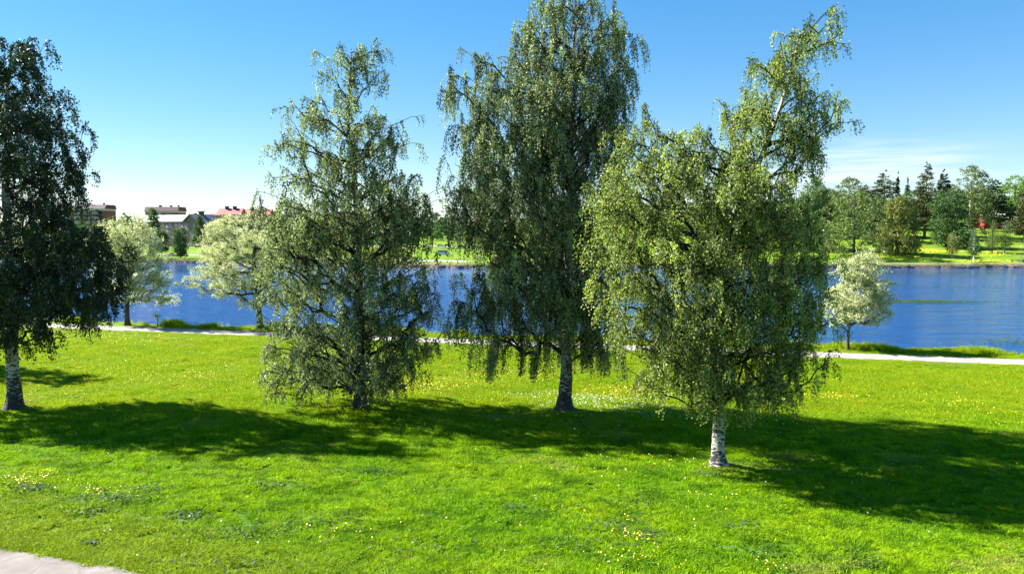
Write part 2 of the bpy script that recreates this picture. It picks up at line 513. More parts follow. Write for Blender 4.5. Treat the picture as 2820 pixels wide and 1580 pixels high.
def bank_far(x):
    x = np.asarray(x, dtype=float)
    base = 214.0 + np.where(x < -17, (-17 - x) * 0.36, 0)
    return base + 1.2 * np.sin(x * 0.09) + 0.6 * np.sin(x * 0.31 + 2)


def smooth(a, b, x):
    t = np.clip((x - a) / (b - a), 0, 1)
    return t * t * (3 - 2 * t)


def bumps(x, y):
    return (0.05 * np.sin(x * 0.55 + 0.3 * np.sin(y * 0.6)) * np.sin(y * 0.62 + 1.3) + 0.035 * np.sin(x * 1.7 + y * 0.6 + 2) * np.sin(y * 1.9 - x * 0.4)
            + 0.10 * np.sin(x * 0.12 + 1) * np.sin(y * 0.15))


def far_hill(x, y):
    # the park rises behind the right-hand bank; flat fields on the left
    right = smooth(-20, 75, x)
    yy = y - 230
    z = 0.106 * np.clip(yy, 0, 130) + 0.02 * np.clip(yy - 130, 0, 500)
    # far off low wooded ridge
    return right * z + smooth(600, 1400, y) * 12


def ground_z(x, y):
    x = np.asarray(x, float); y = np.asarray(y, float)
    d = np.abs(y - path_y(x))
    k = smooth(1.8, 4.5, d)
    near = bumps(x, y) * k
    return np.where(y < 150, near, far_hill(x, y))


xs = np.concatenate([-np.geomspace(62, 2600, 44)[::-1], np.linspace(-60, 60, 230), np.geomspace(62, 2600, 44)])
rows = []; zs = []; kinds = []
nx = len(xs)
yn, yf = bank_near(xs), bank_far(xs)
for t in np.linspace(0, 1, 300):
    y = -50 + (yn + 50) * t
    rows.append(y); zs.append(ground_z(xs, y) * np.where(t > 0.97, (1 - t) / 0.03, 1) - 0.045 * smooth(1.9, 2.6, np.abs(y - path_y(xs))))
for t, z in ((0.4, -0.12), (0.9, -0.5), (1.5, -1.0), (2.6, -1.8), (8, -2.4)):
    rows.append(yn + t); zs.append(np.full(nx, z))
for t, z in ((-12, -2.6), (-3, -1.9), (-0.9, -1.3)):
    rows.append(yf + t); zs.append(np.full(nx, z) + 0.1 * rng.standard_normal(nx))
for t, z in ((0.0, -0.85), (0.6, -0.35), (1.4, -0.05)):
    rows.append(yf + t + 0.35 * rng.standard_normal(nx)); zs.append(np.full(nx, z))
n_near = 300
for t in np.concatenate([[2.5], np.geomspace(4, 2200, 110)]):
    y = yf + t
    rows.append(y); zs.append(far_hill(xs, y) * smooth(1.4, 8, t))
R = np.array(rows); Z = np.array(zs); X = np.tile(xs, (len(R), 1))
V = np.stack([X, R, Z], -1).reshape(-1, 3)
nr = len(R)
ii, jj = np.meshgrid(np.arange(nr - 1), np.arange(nx - 1), indexing='ij')
a = (ii * nx + jj).ravel()
Fc = np.stack([a, a + 1, a + nx + 1, a + nx], -1)
ri = ii.ravel()
mi = np.where(ri < n_near, 0, np.where(ri < n_near + 11, 1, 2))
ground = mesh_np('ground', V, Fc, [M['ground'], M['earth'], M['far_lawn']], smooth=True, mat_idx=mi)
tag(ground, kind='structure')

wx = np.array([-2600, -600, -150, 0, 150, 600, 2600.])
wv = np.concatenate([np.stack([wx, bank_near(wx) - 0, np.full(7, WZ)], -1), np.stack([wx, np.where(wx < 0, bank_far(wx), 216) + 3, np.full(7, WZ)], -1)])
wf = np.array([[i, i + 1, i + 8, i + 7] for i in range(6)])
water = mesh_np('river', wv, wf, M['water'])
tag(water, kind='structure')


def strip(name, xs_, yc, half0, half1, z, m, kind='structure', zfun=None):
    xs_ = np.asarray(xs_, float)
    dx = np.gradient(xs_); dy = np.gradient(yc)
    ln = np.hypot(dx, dy); nxn, nyn = -dy / ln, dx / ln
    cols = []
    for h in (-half0, 0, half1):
        px_, py_ = xs_ + nxn * h, yc + nyn * h
        zz = np.full(len(xs_), z) if zfun is None else zfun(px_, py_) + z
        cols.append(np.stack([px_, py_, zz], -1))
    v = np.concatenate(cols); n = len(xs_)
    f = [[k * n + i, k * n + i + 1, (k + 1) * n + i + 1, (k + 1) * n + i] for k in range(2) for i in range(n - 1)]
    o = mesh_np(name, v, np.array(f), m)
    tag(o, kind=kind)
    return o


px_ = np.linspace(-120, 110, 900)
jag = lambda s: 0.10 * np.sin(px_ * 1.9 + s) + 0.06 * np.sin(px_ * 5.1 + 2 * s) + 0.05 * rng.standard_normal(len(px_))
strip('riverside_path', px_, path_y(px_), 1.35 + jag(0), 1.25 + jag(2), 0.016, M['gravel_path'])

# far paths: gravel road on the left bank, narrow footpath along the right bank
fx = np.linspace(-260, -14, 140)
fy = bank_far(fx) + 22 + 18 * smooth(-40, -130, fx) * 1.0
strip('gravel_road', fx, fy, 5.5, 6.5, 0.05, M['gravel_path'])
fx = np.linspace(40, 320, 120)
strip('far_footpath', fx, np.full(120, 221.5) + 0.8 * np.sin(fx * 0.05), 1.1, 1.1, 0.06, M['gravel_path'])
fx = np.linspace(-230, 30, 80)
strip('parking_road', fx, np.full(80, 452.0) + 0 * fx, 9, 12, 0.05, M['gravel_path'])

# worn asphalt footway that cuts the bottom left corner
edge = [on(p, q) for p, q in ((-500, 1450), (-300, 1468), (-120, 1490), (0, 1510), (60, 1517), (130, 1530), (200, 1543), (280, 1558), (340, 1570), (420, 1590), (560, 1640), (700, 1720))]
ev = []
for i in range(len(edge) - 1):
    for t in np.linspace(0, 1, 12, endpoint=False):
        p = edge[i] * (1 - t) + edge[i + 1] * t
        ev.append(p + np.array([0.0, 0.03 * rng.standard_normal(), 0]))
ev = np.array(ev); ne = len(ev)
inner = ev + np.array([-1.2, -2.6, 0])
vv = np.concatenate([ev, inner]); vv[:, 2] = ground_z(vv[:, 0], vv[:, 1]) + 0.03
vv[ne:, 2] = vv[:ne, 2]
ff = np.array([[i, ne + i, ne + i + 1, i + 1] for i in range(ne - 1)])
ft = mesh_np('footway', vv, ff, M['asphalt']); tag(ft, kind='structure')
foot_edge = ev


def foot_dist(x, y):            # >0 on the grass side
    e = foot_edge
    yy = np.interp(x, e[:, 0], e[:, 1])
    return y - yy


# ------------------------------------------------------------------ grass tufts (instanced ground cover)
def tuft(name, n, h, rad_, wdt, lean, m, rs):
    r = np.random.default_rng(rs)
    a = r.uniform(0, 2 * np.pi, n); q = rad_ * np.sqrt(r.uniform(0, 1, n))
    b = np.stack([q * np.cos(a), q * np.sin(a), np.full(n, -0.02)], -1)
    th = r.uniform(0, 2 * np.pi, n)
    side = np.stack([np.cos(th), np.sin(th), np.zeros(n)], -1) * wdt * r.uniform(0.6, 1.3, (n, 1))
    hh = h * r.uniform(0.45, 1.25, n)
    ln = lean * r.standard_normal((n, 2)) * hh[:, None]
    mid = b + np.stack([ln[:, 0] * 0.35, ln[:, 1] * 0.35, hh * 0.6], -1)
    tip = b + np.stack([ln[:, 0], ln[:, 1], hh], -1)
    v = np.stack([b - side, b + side, mid + side * 0.7, mid - side * 0.7, tip], 1).reshape(-1, 3)
    k = np.arange(n) * 5
    tri = np.concatenate([np.stack([k, k + 1, k + 2], -1), np.stack([k, k + 2, k + 3], -1), np.stack([k + 3, k + 2, k + 4], -1)])
    tint = np.repeat(r.uniform(0, 1, n), 5)
    o = mesh_np(name, v, tri, m, attrs={'tint': tint})
    col.objects.unlink(o)
    return o


def scatter(name, pts, scl, protos, label, cat, rs=0):
    """one object of countless tufts: a cloud of points with the tuft set on each"""
    r = np.random.default_rng(rs)
    n = len(pts)
    me = bpy.data.meshes.new(name)
    me.vertices.add(n); me.vertices.foreach_set('co', np.asarray(pts, np.float32).ravel())
    for an, av in (('scl', scl), ('rot', r.uniform(0, 6.283, n)), ('pick', r.integers(0, len(protos), n))):
        at_ = me.attributes.new(an, 'FLOAT', 'POINT'); at_.data.foreach_set('value', np.asarray(av, np.float32))
    o = bpy.data.objects.new(name, me); col.objects.link(o)
    g = bpy.data.node_groups.new(name, 'GeometryNodeTree')
    g.interface.new_socket('Geometry', in_out='INPUT', socket_type='NodeSocketGeometry')
    g.interface.new_socket('Geometry', in_out='OUTPUT', socket_type='NodeSocketGeometry')
    gi = g.nodes.new('NodeGroupInput'); go = g.nodes.new('NodeGroupOutput')
    g2i = g.nodes.new('GeometryNodeGeometryToInstance')
    for p in reversed(protos):
        oi = g.nodes.new('GeometryNodeObjectInfo'); oi.inputs['Object'].default_value = p; oi.inputs['As Instance'].default_value = True
        g.links.new(oi.outputs['Geometry'], g2i.inputs[0])
    iop = g.nodes.new('GeometryNodeInstanceOnPoints'); iop.inputs['Pick Instance'].default_value = True

    def attr(nm):
        a_ = g.nodes.new('GeometryNodeInputNamedAttribute'); a_.data_type = 'FLOAT'; a_.inputs['Name'].default_value = nm; return a_.outputs['Attribute']
    f2i = g.nodes.new('FunctionNodeFloatToInt'); g.links.new(attr('pick'), f2i.inputs[0])
    cx = g.nodes.new('ShaderNodeCombineXYZ'); g.links.new(attr('rot'), cx.inputs[2])
    e2r = g.nodes.new('FunctionNodeEulerToRotation'); g.links.new(cx.outputs[0], e2r.inputs[0])
    m2p = g.nodes.new('GeometryNodeMeshToPoints')
    g.links.new(gi.outputs[0], m2p.inputs[0]); g.links.new(m2p.outputs[0], iop.inputs['Points'])
    g.links.new(g2i.outputs[0], iop.inputs['Instance']); g.links.new(f2i.outputs[0], iop.inputs['Instance Index'])
    g.links.new(e2r.outputs[0], iop.inputs['Rotation']); g.links.new(attr('scl'), iop.inputs['Scale'])
    g.links.new(iop.outputs[0], go.inputs[0])
    md = o.modifiers.new('tufts', 'NODES'); md.node_group = g
    tag(o, label, cat, kind='stuff')
    return o


def vnoise(x, y, s, seed):       # cheap value noise 0..1
    r = np.random.default_rng(seed); T = r.uniform(0, 1, (256, 256))
    u, v = np.asarray(x) / s + 1000, np.asarray(y) / s + 1000
    i, j = np.floor(u).astype(int), np.floor(v).astype(int); fu, fv = u - i, v - j
    fu = fu * fu * (3 - 2 * fu); fv = fv * fv * (3 - 2 * fv)
    g = lambda a_, b_: T[a_ % 256, b_ % 256]
    return (g(i, j) * (1 - fu) + g(i + 1, j) * fu) * (1 - fv) + (g(i, j + 1) * (1 - fu) + g(i + 1, j + 1) * fu) * fv


def lawn_points(n, y0, y1, seed):
    r = np.random.default_rng(seed)
    y = np.sqrt(r.uniform(y0 * y0, y1 * y1, n)); x = r.uniform(-1.05, 1.05, n) * y
    x = x + r.uniform(-0.5, 0.5, n)
    pd = y - path_y(x)
    ok = (foot_dist(x, y) > 0.04) & ((np.abs(pd) > 1.33 + 0.2 * np.sin(x * 2.3) * np.sin(x * 0.9))) & (y < bank_near(x) + 0.2)
    return x[ok], y[ok]


short = [tuft('grass_tuft', 120, 0.095, 0.24, 0.011, 0.8, M['blade'], s) for s in range(4)]
tall = [tuft('meadow_tuft', 90, 0.16, 0.30, 0.010, 0.45, M['blade'], 20 + s) for s in range(4)]
x, y = lawn_points(105000, 17, 76, 1)
nn = vnoise(x, y, 1.3, 3) * 0.45 + vnoise(x, y, 0.38, 4) * 0.55
s = 0.5 + 1.25 * nn ** 1.5 + rng.uniform(-0.1, 0.2, len(x))
# freshly mown strip along the path and a mown foreground corner
pdist = np.abs(y - path_y(x)); s *= np.where(pdist < 4.2, 0.55, 1.0)
z = ground_z(x, y)
scatter('lawn_grass', np.stack([x, y, z], -1), s, short, 'short bright green grass of the park lawn', 'grass', 1)
x, y = lawn_points(36000, 30, 66, 2)
pd = np.abs(y - path_y(x))
nn = vnoise(x, y, 3.0, 9) * 0.6 + vnoise(x, y, 0.8, 10) * 0.4
ok = (rng.uniform(0, 1, len(x)) < smooth(29, 38, y) * smooth(3.8, 6.5, pd) * (0.25 + 0.9 * nn))
x, y, nn = x[ok], y[ok], nn[ok]
scatter('meadow_grass', np.stack([x, y, ground_z(x, y)], -1), 0.5 + 1.0 * nn, tall, 'longer yellow-green meadow grass between the birches and the path', 'grass', 2)

P_, S_ = [], []
q = foot_edge[rng.integers(0, len(foot_edge), 1500)] + np.stack([0.3 * rng.standard_normal(1500), np.abs(rng.normal(0.0, 0.6, 1500)), np.zeros(1500)], -1)
scatter('footway_fringe_grass', np.stack([q[:, 0], q[:, 1], ground_z(q[:, 0], q[:, 1])], -1), rng.uniform(0.3, 0.75, 1500), short, 'short grass creeping over the edge of the asphalt footway in the near left corner', 'grass', 6)
for (qx, qy, rr_) in ((38, 1132, .55), (990, 1126, .6), (1555, 1130, .75), (1980, 1279, .38)):
    q = on(qx, qy); aa = rng.uniform(0, 6.283, 60); dd = rr_ * rng.uniform(0.75, 1.7, 60)
    P_.append(np.stack([q[0] + dd * np.cos(aa), q[1] + dd * np.sin(aa), ground_z(q[0] + dd * np.cos(aa), q[1] + dd * np.sin(aa))], -1)); S_.append(rng.uniform(0.5, 1.3, 60))
scatter('trunk_foot_grass', np.concatenate(P_), np.concatenate(S_), tall, 'unmown grass tufts around the feet of the four big birches', 'grass', 4)

# seedy tall grass on the edge of the river bank
reed = [tuft('bank_tuft', 46, 0.60, 0.50, 0.013, 0.30, M['blade'], 40 + s) for s in range(3)]
n = 5200
x = rng.uniform(-62, 52, n); y = bank_near(x) + rng.uniform(-1.5, 0.7, n)
dens = vnoise(x, y * 0 + 3, 2.4, 12)
right = smooth(15, 26, x)
ok = rng.uniform(0, 1, n) < np.where(x > 18, 0.10 + 0.75 * smooth(0.3, 0.7, dens), 0.85 * smooth(0.62, 0.8, dens) + 0.04)
x, y, dens = x[ok], y[ok], dens[ok]
scatter('river_bank_grass', np.stack([x, y, np.minimum(ground_z(x, y), 0) - smooth(0, 0.8, y - bank_near(x)) * 0.3], -1), 0.30 + 0.75 * dens * rng.uniform(0.5, 1.3, len(x)), reed,
        'tall seedy grass growing along the edge of the near river bank', 'grass', 3)


# flowers -----------------------------------------------------------
def flower_field(name, cx, spread, n, size, hgt, m, label, seed, far=False):
    r = np.random.default_rng(seed)
    P = []
    for (x0, y0, sx, sy, k) in cx:
        q = r.standard_normal((k, 2)) * (sx, sy)
        P.append(np.stack([x0 + q[:, 0], y0 + q[:, 1]], -1))
    P = np.concatenate(P)
    k = len(P)
    z = ground_z(P[:, 0], P[:, 1]) + hgt * r.uniform(0.6, 1.3, k)
    c = np.stack([P[:, 0], P[:, 1], z], -1)
    s_ = size * r.uniform(0.6, 1.3, k)
    nrm = np.stack([0.5 * r.standard_normal(k) - 0.3, 0.5 * r.standard_normal(k) - 0.4, np.ones(k)], -1)
    nrm /= np.linalg.norm(nrm, axis=1)[:, None]
    u = np.cross(nrm, [0.3, 0.9, 0.1]); u /= np.linalg.norm(u, axis=1)[:, None]; v = np.cross(nrm, u)
    ang = np.arange(5) * 2 * np.pi / 5
    ring = np.stack([c + (u * math.cos(t) + v * math.sin(t)) * s_[:, None] for t in ang], 1)
    mb = ring.reshape(-1, 3)
    f = np.arange(k * 5).reshape(k, 5)
    o = mesh_np(name, mb, f, m)
    tag(o, label, 'flowers', kind='stuff')
    return o


def patch(px, py, sx, sy, k):
    p = on(px, py); return (p[0], p[1], sx, sy, k)


but = [patch(85, 1330, 0.55, 0.45, 130), patch(285, 1362, 0.7, 0.35, 70), patch(1740, 1480, 0.35, 0.3, 42), patch(1760, 1545, 0.7, 0.5, 50), patch(2125, 1555, 0.35, 0.3, 24),
       patch(1925, 1372, 0.4, 0.2, 14), patch(1730, 1420, 0.3, 0.3, 14), patch(890, 1465, 1.4, 0.8, 30), patch(1850, 1380, 5, 3, 30),
       patch(1740, 1260, 2.2, 0.8, 80), patch(1640, 1300, 1.2, 0.6, 30), patch(2295, 1093, 1.1, 0.6, 190), patch(2780, 1160, 2.5, 2.0, 110), patch(2640, 1115, 1.2, 0.7, 70), patch(2500, 1080, 5, 2, 60),
       patch(1320, 1035, 3.4, 2.2, 600), patch(1170, 1072, 1.6, 1.0, 450), patch(1060, 1050, 2.0, 1.2, 300), patch(1440, 1045, 2.5, 1.2, 120), patch(1740, 1085, 1.8, 0.8, 400),
       patch(300, 925, 3.0, 1.6, 500), patch(400, 940, 2.0, 1.2, 130), patch(600, 945, 4.0, 1.5, 120), patch(300, 1020, 4.0, 2.2, 550), patch(520, 1035, 4.5, 2.6, 550), patch(650, 1000, 3.5, 3, 80),
       patch(180, 1090, 3, 1.2, 120), patch(800, 1060, 3.0, 2.5, 70), patch(2560, 1250, 4, 3, 60)]
flower_field('buttercups', but, 1, 1, 0.021, 0.15, M['yellow'], 'yellow buttercups scattered over the lawn in loose patches', 5)
clo = [patch(1690, 1120, 2.6, 1.5, 900), patch(1480, 1090, 1.6, 0.6, 160), patch(1620, 1100, 0.8, 0.5, 140), patch(1250, 1150, 1.8, 1.2, 60), patch(330, 1170, 4, 3, 60),
       patch(2100, 1250, 5, 4, 50), patch(600, 1460, 7, 3, 25), patch(1800, 1420, 7, 3, 35)]
flower_field('clover_flowers', clo, 1, 1, 0.024, 0.10, M['white_flower'], 'small white clover flowers in the shaded lawn between the two birches', 6)
ffp = []
for (px, py, sx, sy, k) in ((2590, 694, 5, 1.2, 240), (2545, 690, 3.5, 0.9, 150), (2500, 692, 3, 0.8, 80), (2600, 706, 7, 0.7, 150), (2420, 706, 6, 0.8, 120), (2700, 716, 6, 0.8, 130), (2720, 696, 2.0, 0.7, 60), (2790, 700, 5, 1.0, 110), (2760, 718, 5, 0.7, 90)):
    Yd = 224 + (724 - py) * 1.0
    p = at(px, py, Yd); ffp.append((p[0], Yd, sx, sy, k))
flower_field('far_meadow_flowers', ffp, 1, 1, 0.12, 0.20, M['yellow'], 'bands of yellow flowers on the grassy slope across the river', 8)


# broad dark weeds in the front lawn
def weed_patch(px, py, n, rx, ry, seed):
    r = np.random.default_rng(seed); p = on(px, py)
    q = r.standard_normal((n, 2)) * (rx, ry)
    x_, y_ = p[0] + q[:, 0], p[1] + q[:, 1]
    c = np.stack([x_, y_, ground_z(x_, y_) + 0.07 + 0.05 * r.uniform(0, 1, n)], -1)
    a_ = r.uniform(0, 6.283, n); d = np.stack([np.cos(a_), np.sin(a_), r.uniform(-0.3, 0.5, n)], -1)
    sd_ = np.stack([-np.sin(a_), np.cos(a_), 0.4 * r.standard_normal(n)], -1)
    ln = r.uniform(0.05, 0.10, n)[:, None]; wd = ln * 0.42
    v = np.stack([c - d * ln, c + sd_ * wd, c + d * ln, c - sd_ * wd], 1).reshape(-1, 3)
    return v, np.repeat(r.uniform(0, 1, n), 4)


vs, ts = [], []
for i, (px, py, n, rx, ry) in enumerate(((90, 1352, 150, .45, .22), (300, 1380, 260, .8, .35), (420, 1352, 80, .5, .2), (250, 1500, 25, .15, .1), (515, 1425, 120, .45, .25), (760, 1340, 90, .6, .2), (1020, 1300, 80, .8, .25), (700, 1470, 120, 1.0, .4),
                                         (1420, 1400, 80, .9, .3), (1700, 1440, 120, .8, .4), (1790, 1475, 80, .4, .3), (2090, 1520, 90, .5, .3), (1950, 1300, 60, .3, .2), (1650, 1500, 130, 1.2, .5), (2040, 1450, 60, .5, .3), (1160, 1500, 90, 1.2, .5),
                                         (880, 1440, 90, 1.0, .4), (2300, 1540, 100, 1.2, .5), (1740, 1380, 90, .6, .3), (620, 1560, 80, 1.2, .3), (260, 1420, 60, .7, .2))):
    v, t_ = weed_patch(px, py, n, rx, ry, 100 + i); vs.append(v); ts.append(t_)
v = np.concatenate(vs); o = mesh_np('broadleaf_weeds', v, np.arange(len(v)).reshape(-1, 4), M['weed_leaf'], attrs={'tint': np.concatenate(ts)})
tag(o, 'dark broad-leaved weeds in patches in the front lawn', 'weeds', kind='stuff')


# ------------------------------------------------------------------ trees
def unit(v):
    return v / (np.linalg.norm(v, axis=-1, keepdims=True) + 1e-9)


def leaves_np(c, d, ln, wd, r):
    """kite shaped leaves: centre c, direction d"""
    n = len(c)
    rnd = r.standard_normal((n, 3))
    s_ = unit(np.cross(d, rnd))
    ln = ln * r.uniform(0.7, 1.25, (n, 1)); wd = wd * r.uniform(0.7, 1.2, (n, 1))
    up = np.cross(s_, d) * ln * 0.12
    v = np.stack([c - d * ln * 0.5, c + s_ * wd * 0.5 - d * ln * 0.08 + up, c + d * ln * 0.5, c - s_ * wd * 0.5 - d * ln * 0.08 + up], 1)
    return v.reshape(-1, 3)


def sample_crown(rows, lobes, Y, n, r, depth_f, dens, outer):
    """cluster centres inside the crown: rows = [(y, xl, xr)] outline heights on the photo, lobes = [(cx, cy, rx, ry)]"""
    pts = []
    if rows:
        zz, xl, xr = [], [], []
        for (py, a_, b_) in rows:
            p, q = at(a_ * K, py * K, Y), at(b_ * K, py * K, Y)
            zz.append(p[2]); xl.append(p[0]); xr.append(q[0])
        zz, xl, xr = map(np.array, (zz[::-1], xl[::-1], xr[::-1]))
        wmax = (xr - xl).max()
        while len(pts) < n:
            z_ = r.uniform(zz[0], zz[-1]); l_, r_ = np.interp(z_, zz, xl), np.interp(z_, zz, xr)
            mid_, wd = (l_ + r_) / 2, (r_ - l_) * 0.98; l_, r_ = mid_ - wd / 2, mid_ + wd / 2
            if r.uniform() > (wd / wmax) ** 1.5 * dens((z_ - zz[0]) / (zz[-1] - zz[0])): continue
            th = r.uniform(0, 2 * np.pi); q = r.uniform() ** outer
            pts.append(((l_ + r_) / 2 + math.cos(th) * wd / 2 * q, Y + math.sin(th) * min(wd / 2, wmax * 0.42) * q * depth_f, z_))
    for (cx, cy, rx, ry) in lobes:
        c = at(cx * K, cy * K, Y); s_ = K * Y / F
        k = max(3, int(330 * rx * ry / 45000.0))
        off = r.standard_normal() * 0.8
        for _ in range(k):
            u = unit(r.standard_normal(3)) * r.uniform() ** 0.45
            pts.append((c[0] + u[0] * rx * s_, Y + off + u[1] * min(rx, ry) * s_, c[2] + u[2] * ry * s_))
    return np.array(pts)


def thin_out(p, mind):
    keep = []
    for q in p:
        if all(((q - k) ** 2).sum() > mind * mind for k in keep): keep.append(q)
    return np.array(keep)


def grow(trunk, tips, axis_pen=0.35, step=0.55, up=0.5, seed=0):
    """join every tip to the nearest fitting node: a branching skeleton. trunk = (n,3) nodes"""
    r = np.random.default_rng(seed)
    nodes = [np.array(p, float) for p in trunk]
    par = [-1] + list(range(len(trunk) - 1))
    cost = [0.0] * len(trunk)
    d0 = np.array([np.min(np.linalg.norm(trunk - t, axis=1)) for t in tips])
    A = np.zeros((len(trunk) + 60 * len(tips), 3)); C = np.zeros(len(A)); cnt = len(trunk)
    A[:cnt] = trunk; par = np.full(len(A), -1); par[1:cnt] = np.arange(cnt - 1)
    tipnode = np.zeros(len(tips), int)
    first = 3
    for i in np.argsort(d0):
        t = tips[i]
        d = t - A[:cnt]
        dist = np.linalg.norm(d, axis=1)
        hor = np.hypot(d[:, 0], d[:, 1])
        pen = np.maximum(0, up * hor - d[:, 2]) * 1.3        # prefer to rise towards the tip
        c = dist + pen + axis_pen * C[:cnt]
        c[:first] += 50
        j = int(np.argmin(c))
        k = max(1, int(round(dist[j] / step)))
        p0 = A[j].copy()
        # curve: leaves steeply, bends over outward
        h = t - p0
        ctrl = p0 + np.array([h[0] * 0.42, h[1] * 0.42, h[2] * 0.5 + 0.12 * hor[j]])
        prev = j
        for m in range(1, k + 1):
            s_ = m / k
            q = (1 - s_) ** 2 * p0 + 2 * s_ * (1 - s_) * ctrl + s_ * s_ * t
            if m < k: q = q + r.standard_normal(3) * 0.06 * min(1.5, dist[j] * 0.4)
            A[cnt] = q; par[cnt] = prev; C[cnt] = C[prev] + np.linalg.norm(q - A[prev]); prev = cnt; cnt += 1
        tipnode[i] = prev
    return A[:cnt], par[:cnt], tipnode


def tubes_np(P0, P1, R0, R1, sides):
    n = len(P0)
    d = unit(P1 - P0); ref = np.where(np.abs(d[:, 2:3]) > 0.9, np.array([[1., 0, 0]]), np.array([[0, 0, 1.]]))
    u = unit(np.cross(d, ref)); v = np.cross(d, u)
    a = np.arange(sides) * 2 * np.pi / sides
    ca, sa = np.cos(a)[None, :, None], np.sin(a)[None, :, None]
    off = u[:, None] * ca + v[:, None] * sa
    r0 = P0[:, None] + off * R0[:, None, None]; r1 = P1[:, None] + off * R1[:, None, None]
    V = np.concatenate([r0, r1], 1).reshape(-1, 3)
    b = (np.arange(n) * 2 * sides)[:, None]; k = np.arange(sides)[None]
    k2 = (k + 1) % sides
    Fq = np.stack([b + k, b + k2, b + sides + k2, b + sides + k], -1).reshape(-1, 4)
    return V, Fq


def trunk_mesh(name, pts, r0, r1, m, parent, flare=1.0, seed=0, sides=18, power=0.85):
    """pts in local coordinates, base at z=0"""
    pts = np.array(pts, float); r = np.random.default_rng(seed)
    seg = np.concatenate([[0], np.cumsum(np.linalg.norm(np.diff(pts, axis=0), axis=1))])
    nrg = max(10, int(seg[-1] / 0.35)); s_ = np.linspace(0, seg[-1], nrg)
    s_ = np.concatenate([[0, 0.12, 0.25], s_[1:]]); s_.sort()
    C_ = np.stack([np.interp(s_, seg, pts[:, k]) for k in range(3)], -1)
    wob = 0.04 * np.sin(s_ * 1.3 + r.uniform(0, 6)); C_[:, 0] += wob * np.clip(s_, 0, 1)
    t = s_ / seg[-1]
    rr = r1 + (r0 - r1) * (1 - t) ** power
    rr = rr * (0.88 + 0.7 * flare * np.exp(-s_ / 0.22) + 0.14 * flare * np.exp(-s_ / 0.9))
    a = np.arange(sides) * 2 * np.pi / sides
    ph = r.uniform(0, 6)
    lob = 1 + 0.10 * flare * np.exp(-s_ / 0.5)[:, None] * np.cos(5 * a + ph)[None] + 0.05 * np.cos(2 * a[None] + s_[:, None] * 0.9) + 0.03 * r.standard_normal((len(s_), sides))
    X_ = C_[:, None, 0] + rr[:, None] * lob * np.cos(a)[None]; Y_ = C_[:, None, 1] + rr[:, None] * lob * np.sin(a)[None]
    Z_ = np.repeat(C_[:, 2:3], sides, 1); Z_[0] -= 0.15
    V = np.stack([X_, Y_, Z_], -1).reshape(-1, 3); k = np.arange(sides)
    f = np.concatenate([np.stack([i * sides + k, i * sides + (k + 1) % sides, (i + 1) * sides + (k + 1) % sides, (i + 1) * sides + k], -1) for i in range(len(s_) - 1)])
    return mesh_np(name, V, f, m, parent, smooth=True)


